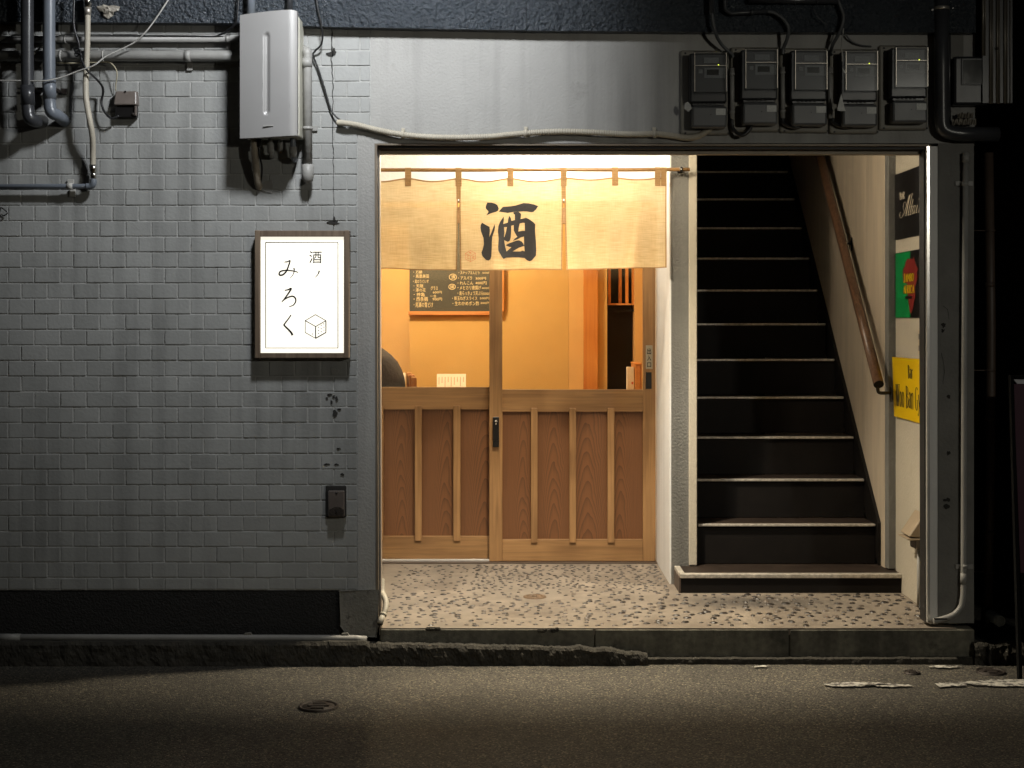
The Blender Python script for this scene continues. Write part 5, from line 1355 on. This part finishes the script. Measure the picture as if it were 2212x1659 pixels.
# torn tags
def paper_bit(label, pts, y):
    mb = MB(); mb.prism([(X(a, y), Z(b, y)) for a, b in pts], lambda u, v, w: Vector((u, y + w + 0.012 * math.sin(u * 60), v)), 0.0015)
    return tag(mb.build('torn_tag', M['label']), label, 'tag')
paper_bit('small white torn tag hanging at the lower left of the leftmost meter', [(1480, 222), (1486, 219), (1492, 226), (1494, 235), (1487, 241), (1479, 234)], -0.10)
paper_bit('white torn tag flapping between the third and fourth meters', [(1816, 203), (1820, 220), (1826, 240), (1818, 241), (1808, 239), (1811, 222)], -0.12)
paper_bit('small scrap of tag on the upper left of the fourth meter', [(1818, 147), (1825, 155), (1828, 160), (1822, 158)], -0.124)
# conduits between the meters
for i, (px, y0, y1) in enumerate(((1581, 148, 258), (1690.5, 145, 256), (1793, 145, 256))):
    lab = ['grey conduit standing between the first and second meters', 'grey conduit standing between the second and third meters', 'grey conduit standing between the third and fourth meters'][i]
    t = pipe('meter_conduit', lab, 'conduit', [pp(px, y0, -0.035), pp(px + 0.5, y1, -0.035)], 0.0105, M['pipe_grey'])
    for v in (y0 + 10, y1 - 18): MB().cyl(pp(px, v, -0.035), pp(px, v + 5, -0.035), 0.0135, 14).build('coupling', M['pipe_grey'], t)
# service cables from above
mz = lambda u, v, y=0.0: zz(u, v, y, 2.676, (2600, 0))
cable('dark service cable curving down to the top of the leftmost meter', [mz(480, -40, -0.10), mz(488, 170, -0.10), mz(505, 280, -0.10), mz(540, 390, -0.08), mz(590, 470, -0.06), mz(650, 530, -0.05), mz(695, 570, -0.04), mz(702, 600, -0.036)], 0.0075, M['cable_grey'], n=10)
cable('dark service cable arching right over to the second meter conduit', [mz(1050, 120, -0.09), mz(1130, 135, -0.09), mz(1220, 190, -0.09), mz(1272, 260, -0.09), mz(1285, 340, -0.08), mz(1262, 430, -0.06), mz(1232, 500, -0.04), mz(1224, 570, -0.036)], 0.0078, M['cable_grey'], n=10)
cable('dark service cable curving left over to the third meter conduit', [mz(1790, -30, -0.09), mz(1830, 80, -0.09), mz(1858, 170, -0.09), mz(1840, 280, -0.09), mz(1790, 390, -0.07), mz(1745, 470, -0.05), mz(1730, 540, -0.036), mz(1730, 580, -0.036)], 0.0078, M['cable_grey'], n=10)
for i, (a, b) in enumerate((((690, 1240), (900, 1290)), ((1222, 1235), (1420, 1290)), ((1745, 1235), (1960, 1290)))):
    lab = ['black cable loop under the first and second meters', 'black cable loop under the second and third meters', 'black cable loop under the third and fourth meters'][i]
    h = (175, 90, 85)[i]
    cable(lab, [mz(a[0], a[1], -0.036), mz(a[0] + 12, a[1] + h * 0.6, -0.04), mz((a[0] + b[0]) / 2, a[1] + h, -0.05), mz(b[0] - 20, b[1] + h * 0.35, -0.05), mz(b[0], b[1] - 20, -0.04)], 0.009, M['cable_black'], n=10)
cable('pale thin wire hanging across the upper left of the fourth meter', [mz(1860, 300, -0.08), mz(1850, 380, -0.09), mz(1838, 480, -0.125), mz(1845, 560, -0.125), mz(1846, 640, -0.122)], 0.003, M['cable_white'])
cable('thin dark wire sagging along the wall above the fourth meter', [mz(1850, 310, -0.03), mz(1930, 420, -0.02), mz(2030, 470, -0.015), mz(2150, 485, -0.012)], 0.004, M['cable_grey'])
cable('thin loose wire end curling in front of the fascia near the right', [mz(1545, 90, -0.08), mz(1570, 150, -0.09), mz(1620, 210, -0.09), mz(1690, 260, -0.085)], 0.002, M['cable_grey'])
t = pipe('conduit_run', 'dark conduit stub at the top over the leftmost meter', 'conduit', [mz(478, -300, -0.10), mz(480, 145, -0.10)], 0.0105, M['pipe_dark'])
t = pipe('conduit_run', 'dark conduit elbow at the top between first and second meters', 'conduit', smooth_path([mz(618, -300, -0.09), mz(618, 40, -0.09), mz(632, 105, -0.09), mz(690, 140, -0.09), mz(760, 135, -0.09)], 6) + [mz(1070, 118, -0.09)], 0.0095, M['pipe_dark'])
MB().cyl(mz(880, 128, -0.09), mz(925, 126, -0.09), 0.0125, 14).build('coupling', M['pipe_dark'], t)
t = pipe('conduit_run', 'thick dark conduit running level along the top edge at the right', 'conduit', [mz(870, 5, -0.085), mz(1800, 8, -0.085)], 0.014, M['pipe_dark'])
MB().cyl(mz(1570, 7, -0.085), mz(1592, 7, -0.085), 0.017, 14).build('coupling', M['pipe_dark'], t)

# ------------------------------------------------------------------ right side: drain pipe, old meter, ribbed panel, conduit, alley
rzf = lambda u, v, y=0.0: zz(u, v, y, 2.676, (3200, 0))
t = thing('drain_pipe', 'thick black drain pipe running down the right end of the facade', 'pipe', rzf(1280, 1300, -0.05))
MB().tube([rzf(1275, -300, -0.055), rzf(1278, 700, -0.055), rzf(1282, 1200, -0.055)] + smooth_path([rzf(1284, 1280, -0.055), rzf(1300, 1340, -0.055), rzf(1360, 1380, -0.055), rzf(1480, 1400, -0.055)], 5) + [rzf(1870, 1405, -0.05)], 0.032, 24).build('run', M['pipe_dark'], t)
MB().cyl(rzf(1276, 72, -0.055), rzf(1276, 108, -0.055), 0.0345, 24).build('clamp', M['alu'], t)
bx('clamp_bolt', rzf(1168, 0, -0.055).x, rzf(1190, 0, -0.055).x, -0.062, -0.05, rzf(0, 115, -0.055).z, rzf(0, 95, -0.055).z, M['chrome'], t, 0.001)
bx('clamp_bolt', rzf(1385, 0, -0.055).x, rzf(1402, 0, -0.055).x, -0.062, -0.05, rzf(0, 95, -0.055).z, rzf(0, 80, -0.055).z, M['chrome'], t, 0.001)
t = pipe('wall_conduit', 'thin black conduit hugging the thick drain pipe', 'conduit', [rzf(1358, 120, -0.02), rzf(1360, 1330, -0.02)], 0.0075, M['pipe_dark'])
om = thing('old_meter_box', 'dark old meter box with a square window beside the ribbed panel', 'meter', rzf(1600, 1100, 0))
sx = lambda u: rzf(u, 0, -0.05).x
sz_ = lambda v: rzf(0, v, -0.05).z
bx('case', sx(1400), sx(1765), -0.06, 0.05, sz_(1100), sz_(590), M['meter_dark'], om, 0.012, seg=2)
bx('window_frame', sx(1475), sx(1705), -0.066, -0.0605, sz_(895), sz_(615), M['meter_cover'], om, 0.002)
bx('window', sx(1492), sx(1690), -0.0685, -0.0662, sz_(880), sz_(632), M['lcd'], om)
bx('backing_paper', sx(1385), sx(1535), -0.012, -0.008, sz_(580), sz_(350), M['plaster_old'], om)
for i, (v0, v1, u0, u1) in enumerate(((1180, 1235, 1450, 1610), (1242, 1305, 1390, 1640))):
    mb = MB(); n = 16
    vs = []
    for k in range(n + 1):
        u = u0 + (u1 - u0) * k / n; o_ = 0.008 * math.sin(k * 2.1) + 0.006 * noise.noise((k, i, 0))
        vs += [rzf(u, v0 + 8 * math.sin(k), -0.05 + o_), rzf(u, v1 + 6 * math.sin(k * 1.7), -0.05 - o_)]
    mb.add(vs, [(2 * k, 2 * k + 1, 2 * k + 3, 2 * k + 2) for k in range(n)], False)
    tag(mb.build('plastic_scrap', M['foil']), ['upper crumpled plastic scrap under the old meter box', 'lower crumpled plastic scrap beside the thick drain pipe'][i], 'scrap')
rp = thing('shutter_casing', 'tall ribbed grey metal casing at the top right corner', 'casing', rzf(1850, 1085, -0.1))
bx('sheet', sx(1690), sx(2000), -0.075, -0.06, sz_(1085), sz_(-500), M['meter_dark'], rp)
for u, v in ((1712, 582), (1790, 1085), (1862, 1085), (1940, 1085), (1996, 1085)):
    MB().tube([rzf(u, -400, -0.078), rzf(u, v, -0.078)], 0.006 if u < 1990 else 0.002, 12).build('rib', M['corrugated'], rp)
    if u < 1990: MB().tube([rzf(u + 22, -400, -0.076), rzf(u + 22, v, -0.076)], 0.003, 8).build('rib', M['corrugated'], rp)
MB().lathe([(0, -0.003), (0.005, -0.002), (0.0065, 0.002)], rzf(1862, 505, -0.088), 'y', 12).build('screw', M['iron'], rp)
t = thing('wall_conduit', 'pale grey conduit down the right pillar, broken where it bends at the foot', 'conduit', pp(2030, 1338, -0.03))
MB().tube([pp(2086, 330, -0.03), pp(2083, 800, -0.03), pp(2081.5, 1262, -0.03)] + smooth_path([pp(2081, 1285, -0.032), pp(2076, 1310, -0.035), pp(2060, 1328, -0.038), pp(2036, 1337, -0.04), pp(2016, 1342, -0.04)], 6), 0.0128, 16).build('run', M['pipe_grey'], t)
MB().cyl(pp(2081.7, 1238, -0.03), pp(2081.5, 1262, -0.03), 0.0145, 16).build('coupling', M['pipe_grey'], t)
MB().cyl(pp(2086.5, 332, -0.03), pp(2086, 352, -0.03), 0.0150, 16).build('coupling', M['pipe_grey'], t)
for py in (397, 1223):
    MB().cyl(pp(2084, py - 4, -0.03), pp(2084, py + 4, -0.03), 0.0158, 16).build('clamp', M['pipe_grey'], t)
    bx('clamp_foot', X(2062, 0), X(2100, 0), -0.014, -0.0075, Z(py + 5, 0), Z(py - 5, 0), M['pipe_grey'], t, 0.001)
bx('broken_edge', X(2017, -0.05), X(2046, -0.05), -0.056, -0.050, Z(1338, -0.05), Z(1335, -0.05), M['dirt'], t)
for i, (a, b) in enumerate(((2037, 372), (2060, 372))):
    blob(a, b, 16, 22, -0.0085, M['plaster_old'], 'old_anchor', bld, 90 + i)
# alley
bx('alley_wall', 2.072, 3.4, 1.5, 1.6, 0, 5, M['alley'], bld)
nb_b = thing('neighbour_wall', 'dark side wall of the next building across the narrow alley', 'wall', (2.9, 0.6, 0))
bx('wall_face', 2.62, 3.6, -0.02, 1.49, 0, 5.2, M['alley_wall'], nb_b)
YD = 0.16
dp = thing('down_pipe', 'brown rain pipe standing in the dark alley at the right', 'pipe', pp(2138, 1350, YD))
MB().tube([pp(2136, 330, YD), pp(2141, 700, YD), pp(2140, 1000, YD), pp(2134, 1320, YD)], 0.0205, 18).build('run', M['pipe_brown'], dp)
for py in (498, 800, 1235):
    MB().cyl(pp(2139, py - 2, YD), pp(2139, py + 2, YD), 0.0235, 18).build('clamp', M['pipe_brown'], dp)
    MB().cyl(pp(2100, py, YD), pp(2140, py, YD), 0.003, 8).build('clamp_arm', M['pipe_brown'], dp)
for py in (615, 905, 1150):
    MB().cyl(pp(2139, py - 5, YD), pp(2139, py + 5, YD), 0.0225, 18).build('socket', M['pipe_brown'], dp)
MB().cyl(pp(2134, 1310, YD), pp(2133, 1372, YD), 0.03, 18).build('foot_boot', M['black'], dp)
c = pp(2159, 1341, 0.0)
t = thing('pipe_cap', 'round pale grey pipe cap low in the alley by the rain pipe', 'cap', c)
MB().lathe([(0, -0.006), (0.018, -0.006), (0.019, -0.004), (0.020, -0.004), (0.0215, -0.008), (0.025, -0.007), (0.0255, 0.02), (0.024, 0.12)], c, 'y', 28).build('cap', M['dish'], t)
# dark board sign at the right edge
YP = -0.35
pb = thing('sidewalk_sign', 'purple board sign with a black frame cut by the right edge', 'sign', (X(2290, YP), YP, 0))
def lean(u, v, w): return Vector((u, YP + w + (v - 0.0) * 0.05, v))
def lbox(name, px0, px1, py0, py1, d0, d1, m):
    mb = MB()
    mb.prism([(X(px0, YP), Z(py0, YP)), (X(px1, YP), Z(py0, YP)), (X(px1 + 8 * (px1 < 2215), YP), Z(py1, YP)), (X(px0 + 8 * (px0 < 2215), YP), Z(py1, YP))], lambda u, v, w: lean(u, v, w + d0), d1 - d0)
    return mb.build(name, M[m], pb)
lbox('frame_side', 2194, 2201, 812, 1480, 0.0, 0.03, 'sign_dark')
lbox('frame_side', 2330, 2337, 812, 1480, 0.0, 0.03, 'sign_dark')
lbox('frame_top', 2201.4, 2329.6, 812, 820.6, 0.001, 0.029, 'sign_dark')
lbox('white_strip', 2201.4, 2329.6, 821, 830.6, 0.006, 0.02, 'purple_white')
lbox('purple_face', 2201.4, 2329.6, 831, 1240, 0.006, 0.02, 'purple')
lbox('lower_panel', 2209.6, 2329.6, 1240.4, 1440, 0.006, 0.02, 'sign_dark')  # near-black panel standing in for the darkness under the purple face

# ------------------------------------------------------------------ plinth pipe, hose at the left jamb, outlets
t = thing('kerb_pipe', 'grey pipe lying along the foot of the black plinth', 'pipe', pp(400, 1380, -0.05))
MB().tube([pp(-200, 1376, -0.05), pp(300, 1377.5, -0.05), pp(600, 1378, -0.05), pp(770, 1379, -0.05), pp(792, 1381, -0.045)], 0.0145, 14, True, lambda u: 0.0145 + 0.0006 * math.sin(u * 50)).build('run', M['pipe_grey'], t)
MB().cyl(pp(-10, 1376.8, -0.05), pp(45, 1377, -0.05), 0.0165, 14).build('coupling', M['pipe_grey'], t)
for px in (535, 745):
    c = pp(px, 1371.5, -0.055)
    mb = MB(); mb.prism([(c.x - 0.018, c.z - 0.008), (c.x + 0.02, c.z - 0.006), (c.x + 0.012, c.z + 0.008), (c.x - 0.014, c.z + 0.006)], lambda u, v, w: Vector((u, c.y + w, v)), 0.02)
    tag(mb.build('concrete_chip', M['concrete_light']), 'broken concrete chip on the grey kerb pipe %s' % ('under the middle of the plinth' if px < 600 else 'near the corner block'), 'stone')
hz2 = lambda u, v, y: pt((1300 + u / 2.212) * S2D, (2150 + v / 2.212) * S2D, y)
t = thing('hose_end', 'short beige ribbed hose ending at the foot of the left jamb', 'hose', hz2(405, 640, -0.02))
MB().tube(smooth_path([hz2(424, 250, 0.13), hz2(428, 360, 0.10), hz2(445, 400, 0.06), hz2(460, 450, 0.03), hz2(455, 510, 0.0), hz2(436, 560, -0.02)], 22), 0.012, 12, True, lambda t: 0.0122 + 0.0011 * math.sin(t * 2 * math.pi * 42)).build('ribbed_tube', M['flex'], t)
MB().cyl(hz2(438, 552, -0.02), hz2(405, 636, -0.055), 0.0125, 14, 0.0145).build('nozzle', M['flex'], t)
MB().cyl(hz2(441, 545, -0.018), hz2(434, 563, -0.025), 0.0155, 14).build('collar', M['flex'], t)
MB().cyl(hz2(405.2, 635.5, -0.0552), hz2(404.6, 637, -0.0562), 0.0105, 14).build('mouth', M['dirt'], t)

ob = thing('outdoor_outlet', 'weatherproof outlet with a black edge low on the tiled wall', 'outlet', pp(726, 1118, 0))
bx('gasket', X(703, -0.02), X(748, -0.02), -0.02, -0.0075, Z(1118, -0.02), Z(1049, -0.02), M['dirt'], ob, 0.006, seg=2)
bx('cover', X(709, -0.04), X(744, -0.04), -0.045, -0.0205, Z(1116, -0.04), Z(1060, -0.04), M['box_brown'], ob, 0.004, seg=2)
mb = MB(); q = lambda u, v, w: Vector((X(u, -0.048), -0.0475 + w, Z(v, -0.048)))
mb.prism([(710, 1101), (716, 1099), (721, 1096), (728, 1095), (735, 1096), (739, 1099), (743, 1101), (743, 1114), (710, 1114)], q, 0.0022)
mb.build('lower_flap', M['iron'], ob)
MB().lathe([(0, -0.003), (0.0035, -0.003), (0.0045, 0.001)], pp(726.5, 1065, -0.046), 'y', 12).build('screw', M['black'], ob)
MB().cyl(pp(726.5, 1103, -0.0485), pp(726.5, 1110, -0.0485), 0.003, 8).build('latch', M['black'], ob)

# ------------------------------------------------------------------ signs and fittings on the right wall of the recess
XW = 1.9495
def onwall(origin, scale, off):
    return lambda u, v: wallpt((origin[0] + u / scale) * S2D, (origin[1] + v / scale) * S2D, XW - off)
def wall_sign(name, label, py_t, py_b, y_near, m, xoff=0.006):
    """flat board on the right wall from the post forward to y_near"""
    y_far = 0.925
    t = thing(name, label, 'sign', (XW, (y_near + y_far) / 2, Z(py_b, y_far)))
    bx('board', XW - xoff, XW - 0.0004, y_near, y_far, Z(py_b, y_far), Z(py_t, y_far), M[m], t)
    return t
s1 = wall_sign('bar_sign', 'black bar sign with cream script lettering on the right wall', 378.2, 519, 0.34, 'sign_black')
f1 = onwall((3480, 620), 4.879, 0.0075)
def strokes(t, name, fn, items, m, dx=0):
    for l, w in items:
        mb = MB(); ribbon(mb, [(a + dx, b) for a, b in l], w, fn, n=5); mb.build(name, M[m], t)
strokes(s1, 'lettering', f1, [([(185,1015),(170,1050),(170,1100),(190,1130),(220,1100),(265,1000),(310,850),(345,720),(372,682)], 7), ([(272,1045),(248,990),(238,920),(245,850),(265,825),(285,840),(292,890)], 5), ([(364,690),(330,850),(302,1000),(285,1090)], 13),
    ([(408,655),(370,850),(338,1010),(330,1075),(350,1060)], 9), ([(425,768),(397,900),(372,1025),(370,1070),(386,1052)], 9), ([(370,920),(413,905)], 6),
    ([(460,893),(435,905),(412,980),(405,1035),(418,1052),(442,1000),(464,900)], 8), ([(468,890),(448,985),(440,1035),(455,1030)], 9), ([(507,880),(487,980),(480,1030),(496,1018)], 9),
    ([(548,868),(540,940),(530,1030)], 9), ([(536,960),(558,885),(582,855),(592,878),(588,945)], 7), ([(533,742),(533,792)], 5), ([(526,768),(540,764)], 4),
    ([(176,650),(176,783)], 9), ([(172,650),(188,648),(192,685),(178,710)], 6), ([(178,712),(194,722),(194,768),(172,782)], 6), ([(199,774),(214,642)], 5), ([(214,642),(228,768)], 9), ([(203,728),(224,722)], 5),
    ([(239,635),(240,768)], 9), ([(236,635),(253,633),(257,668),(241,694)], 6), ([(243,696),(254,735),(265,762)], 8)], 'sign_cream')
s2 = wall_sign('restaurant_sign', 'green, black and red sign with yellow capitals on the right wall', 547.5, 686.3, 0.34, 'sign_black')
f2 = onwall((3480, 960), 4.88, 0.0068)
f2b = onwall((3480, 960), 4.88, 0.0076)
f2c = onwall((3480, 960), 4.88, 0.0084)
f2d = onwall((3480, 960), 4.88, 0.0092)
mb = MB(); filled(mb, [[(92, 152), (368, 102), (372, 1366), (92, 1370)]], f2); mb.build('green_field', M['sign_green'], s2)
mb = MB(); filled(mb, [[(435,210),(450,260),(462,330),(490,400),(520,425),(515,460),(485,510),(500,545),(505,600),(480,720),(455,800),(465,900),(465,980),(440,1050),(435,1130),(410,1230),(385,1285),(365,1285),(350,1220),(340,1120),(330,1030),(320,900),(315,720),(240,700),(225,560),(235,440),(260,400),(280,320),(300,270),(325,245),(345,250),(355,265),(370,240),(400,255),(420,255),(425,215)]], f2b); mb.build('red_map', M['sign_red'], s2)
ov = lambda cx_, cy_, rx, ry: [(cx_ + rx * math.cos(a * math.pi / 6), cy_ + ry * math.sin(a * math.pi / 6)) for a in range(13)]
jl = [([(262,535),(262,660),(254,695),(240,690)], 13), ([(252,535),(272,532)], 8), ([(278,690),(294,535)], 6), ([(294,535),(306,690)], 13), ([(283,640),(303,638)], 6), ([(315,688),(318,530)], 7), ([(320,530),(335,640)], 11), ([(335,640),(350,527)], 5), ([(350,527),(356,683)], 11),
      ([(370,525),(371,680)], 11), ([(370,527),(388,540),(388,590),(372,600)], 8), ([(372,602),(393,615),(392,665),(371,678)], 8), (ov(415, 598, 14, 74), 9),
      ([(242,915),(257,760)], 6), ([(257,760),(271,912)], 13), ([(246,868),(267,866)], 6), ([(284,755),(285,910)], 12), ([(284,759),(304,754)], 8), ([(285,832),(299,830)], 8), ([(316,752),(318,908)], 11), ([(316,754),(335,760),(335,815),(320,826)], 8), ([(322,828),(332,870),(340,905)], 10),
      ([(353,748),(355,905)], 12), ([(400,790),(388,747),(375,775),(373,860),(381,900),(399,880)], 9), ([(411,900),(427,740)], 6), ([(427,740),(441,897)], 13), ([(415,850),(437,848)], 6)]
for l, w in jl:
    mb = MB(); ribbon(mb, l, w + 9, f2c, n=5); mb.build('letter_outline', M['sign_black'], s2)  # wider black print forming an outline round each letter
strokes(s2, 'lettering', f2d, jl, 'sign_yellow_print')
mb = MB(); filled(mb, [[(270, 962), (403, 954), (403, 1008), (275, 1016)]], f2c); mb.build('small_print_bar', M['sign_black'], s2)
# yellow sheet, curling away from the wall
s3 = thing('bar_sign', 'yellow bar sign sheet with tall black lettering curling off the right wall', 'sign', (1.93, 0.6, 0.95))
def yel(u, v, off=0.0):
    """u 0 far .. 1 near, v 0 top .. 1 bottom"""
    y = 0.905 - 0.57 * u
    x = XW - 0.006 - 0.018 * (1 - u) ** 2 * (1 - 0.55 * v) - off
    zt, zb = Z(771, 0.905) + (-0.052 * 0 - 0.0) * u, Z(899, 0.905)
    z1 = zt + (Z(776.5, 0.335 + 0.06) - zt) * u; z0 = zb + (Z(917, 0.335 + 0.06) - zb) * u
    return Vector((x, y, z1 + (z0 - z1) * v))
vs = [yel(i / 16, j / 4) for j in range(5) for i in range(17)]
mb = MB(); mb.add(vs, [(j * 17 + i, j * 17 + i + 1, j * 17 + i + 18, j * 17 + i + 17) for j in range(4) for i in range(16)], True)
vs2_ = [yel(i / 16, j / 4, -0.003) for j in range(5) for i in range(17)]
mb.add(vs2_, [(j * 17 + i, j * 17 + i + 17, j * 17 + i + 18, j * 17 + i + 1) for j in range(4) for i in range(16)], True)
mb.build('sheet', M['sign_yellow'], s3)
def f3(a, b):
    px = (3460 + a / 4.878) * S2D; py = (1360 + b / 4.878) * S2D
    # solve for u from px on the slightly curved sheet
    lo, hi = 0.0, 1.0
    for _ in range(26):
        mid = (lo + hi) / 2; p = yel(mid, 0.5)
        if CX + p.x * FPX / (p.y - CAMY) < px: lo = mid
        else: hi = mid
    u = (lo + hi) / 2; p0, p1 = yel(u, 0), yel(u, 1)
    z = ZC - (py - CY) * (p0.y - CAMY) / FPX
    v = (z - p0.z) / (p1.z - p0.z)
    return yel(u, v, 0.0016)
strokes(s3, 'lettering', f3, [([(205,690),(218,1105)], 17), ([(219,1105),(236,780)], 5), ([(233,690),(246,1105)], 16), ([(247,1105),(264,700)], 5), ([(192,694),(275,696)], 9), (ov(286, 970, 14, 142), 10), (ov(331, 980, 15, 146), 10),
    ([(397,720),(401,1140)], 15), ([(400,724),(424,765),(424,860),(404,908)], 10), ([(406,914),(430,955),(427,1095),(402,1143)], 11), ([(386,720),(404,722)], 8), ([(386,1142),(405,1144)], 8),
    ([(446,890),(455,852),(467,875),(468,1150)], 11), ([(467,960),(446,1010),(446,1100),(457,1132),(467,1090)], 9), ([(487,865),(490,1162)], 12), ([(490,920),(505,866),(519,885),(521,1170)], 11),
    ([(606,800),(604,768),(590,750),(574,800),(570,960),(575,1120),(591,1183),(606,1150),(606,990)], 11), ([(594,988),(612,992)], 8), ([(628,890),(645,1130)], 13), ([(661,895),(646,1090),(635,1230),(624,1295),(619,1245)], 7), ([(621,890),(638,892)], 7), ([(654,893),(668,895)], 7),
    ([(675,915),(685,882),(697,910),(699,1200)], 11), ([(697,1010),(674,1060),(674,1165),(686,1197),(697,1150)], 9),
    ([(437,320),(440,580)], 11), ([(440,323),(452,350),(452,420),(442,445)], 7), ([(442,447),(456,475),(455,550),(440,580)], 7), ([(470,420),(478,400),(486,425),(487,582)], 8), ([(485,480),(470,510),(471,565),(480,578)], 7), ([(500,410),(502,586)], 9), ([(502,450),(511,406),(517,430)], 7)], 'print_black')

sw = thing('switch_plate', 'yellowed light switch plate between the green and yellow signs', 'switch', wallpt(1990, 745, XW))
ya = wallpt(1986.3, 740, XW).y
bx('plate', XW - 0.008, XW - 0.0004, ya - 0.075, ya, wallpt(1986.3, 766, XW).z, wallpt(1986.3, 712, XW).z, M['switch'], sw, 0.002)
for py in (727, 752):
    bx('rocker', XW - 0.0115, XW - 0.0082, ya - 0.05, ya - 0.02, wallpt(1988, py + 6, XW).z, wallpt(1988, py - 6, XW).z, M['box_brown'], sw, 0.001)
hd = thing('outlet_hood', 'beige hooded outlet low on the right wall of the recess', 'outlet', wallpt(1990, 1172, XW))
def wz(py): return wallpt(1980, py, XW).z
yh = 0.40
mb = MB()
mb.add([(XW - 0.0004, yh, wz(1100)), (XW - 0.0004, yh + 0.16, wz(1100)), (XW - 0.075, yh + 0.16, wz(1150)), (XW - 0.075, yh, wz(1150)), (XW - 0.0004, yh, wz(1154)), (XW - 0.0004, yh + 0.16, wz(1154))], [(0, 1, 2, 3), (0, 3, 4), (1, 5, 2), (3, 2, 5, 4), (0, 4, 5, 1)])
mb.build('hood', M['hood'], hd, 0.004)
bx('hood_lip', XW - 0.082, XW - 0.004, yh - 0.004, yh + 0.164, wz(1158), wz(1154.5), M['hood'], hd, 0.002)
bx('socket_body', XW - 0.035, XW - 0.0004, yh + 0.03, yh + 0.13, wz(1180), wz(1158.6), M['box_brown'], hd, 0.004)
MB().tube([(XW - 0.014, yh + 0.05, wz(1181)), (XW - 0.014, yh + 0.05, ZF + 0.1), (XW - 0.014, yh + 0.05, ZF + 0.002)], 0.009, 12).build('conduit', M['pipe_grey'], hd)
cable('short black cord bent at the foot of the right wall', [wallpt(1998, 1262, XW - 0.01), wallpt(1994, 1285, XW - 0.015), wallpt(1989, 1298, XW - 0.02), groundpt(1987, 1316, ZF + 0.008)], 0.006, M['cable_black'])

# ------------------------------------------------------------------ lamps
def point_light(name, loc, power, col, radius, parent):
    l = bpy.data.lights.new(name, 'POINT'); l.energy = power; l.color = col; l.shadow_soft_size = radius
    o = bpy.data.objects.new(name, l); COL.objects.link(o); o.parent = parent; o.location = Vector(loc) - worldloc(parent)
    return o
def ceiling_lamp(label, x, y, zc, power, col, radius=0.045, spot=None):
    t = thing('ceiling_lamp', label, 'lamp', (x, y, zc - 0.12))
    MB().lathe([(0.0, 0), (0.07, 0), (0.075, -0.02), (0.06, -0.055), (0.03, -0.06), (0.0, -0.06)], (x, y, zc - 0.0005), 'z', 24).build('housing', M['lamphousing'], t)
    MB().lathe([(0.025, 0.0), (0.04, -0.02), (0.045, -0.04), (0.03, -0.065), (0.0, -0.07)], (x, y, zc - 0.061), 'z', 20).build('bulb', M['lampglass'], t)
    if spot:      # a downlight: most of its light goes to the floor, some spills to the sides
        l = bpy.data.lights.new('down_light', 'SPOT'); l.energy = power; l.color = col; l.shadow_soft_size = radius; l.spot_size = R(spot); l.spot_blend = 1.0
        o = bpy.data.objects.new('down_light', l); COL.objects.link(o); o.parent = t; o.location = Vector((x, y, zc - 0.19)) - worldloc(t)
        o.rotation_euler = (R(-4), 0, 0)
        point_light('bulb_light', (x, y, zc - 0.19), power * 0.112, col, radius, t)
    else:
        point_light('bulb_light', (x, y, zc - 0.19), power, col, radius, t)
    return t
ceiling_lamp('ceiling lamp behind the lintel lighting the entrance recess', 0.30, 0.235, CEIL, P_ENTRY, (1.0, 0.87, 0.66), 0.05, 116)
ceiling_lamp('ceiling lamp behind the curtain lighting the wooden doors', 0.12, 1.40, CEIL, P_DOOR, (1.0, 0.90, 0.74))
ceiling_lamp('ceiling lamp over the table in the ochre dining room', -0.75, 3.0, 2.62, P_ROOM, (1.0, 0.765, 0.46), 0.07)

def street_lamp(label, x, y, z, anchor, power, col, aim, size, soft=0.11, blend=0.6):
    t = thing('street_lamp', label, 'street lamp', (x, y, z - 0.1))
    a = Vector(anchor); h = Vector((x, y, z + 0.08))
    MB().tube(smooth_path([a, a.lerp(h, 0.3) + Vector((0, 0, 0.12)), a.lerp(h, 0.75) + Vector((0, 0, 0.10)), h], 8), 0.025, 12).build('arm', M['pipe_dark'], t)
    MB().lathe([(0.0, 0.09), (0.05, 0.08), (0.09, 0.03), (0.12, 0.0), (0.11, -0.005), (0.07, 0.02)], (x, y, z), 'z', 24).build('shade', M['lamphousing'], t)
    MB().lathe([(0.05, 0.03), (0.055, 0.0), (0.04, -0.03), (0.0, -0.04)], (x, y, z), 'z', 20).build('bulb', M['lampglass'], t)
    l = bpy.data.lights.new('street_light', 'SPOT'); l.energy = power; l.color = col; l.shadow_soft_size = soft
    l.spot_size = R(size); l.spot_blend = blend
    o = bpy.data.objects.new('street_light', l); COL.objects.link(o); o.parent = t
    o.location = Vector((x, y, z - 0.08)) - worldloc(t)
    o.rotation_euler = (Vector(aim) - Vector((x, y, z - 0.08))).to_track_quat('-Z', 'Y').to_euler()
    return t
street_lamp('cool street lamp on a short arm over the tiled wall', -0.55, -1.25, 3.60, (-0.55, -0.06, 3.9), P_STREET, (0.95, 0.975, 1.0), (-0.8, -0.05, 3.0), 108)
lampb = street_lamp('warm street lamp on a low post across the lane to the right', 3.3, -5.7, 2.9, (4.3, -5.7, 3.2), P_STREET2, (1.0, 0.96, 0.83), (-0.9, 0, 0.7), 80, 0.07, 1.0)
MB().cyl((4.3, -5.7, 0), (4.3, -5.7, 3.35), 0.06, 16).build('post', M['pipe_dark'], lampb)
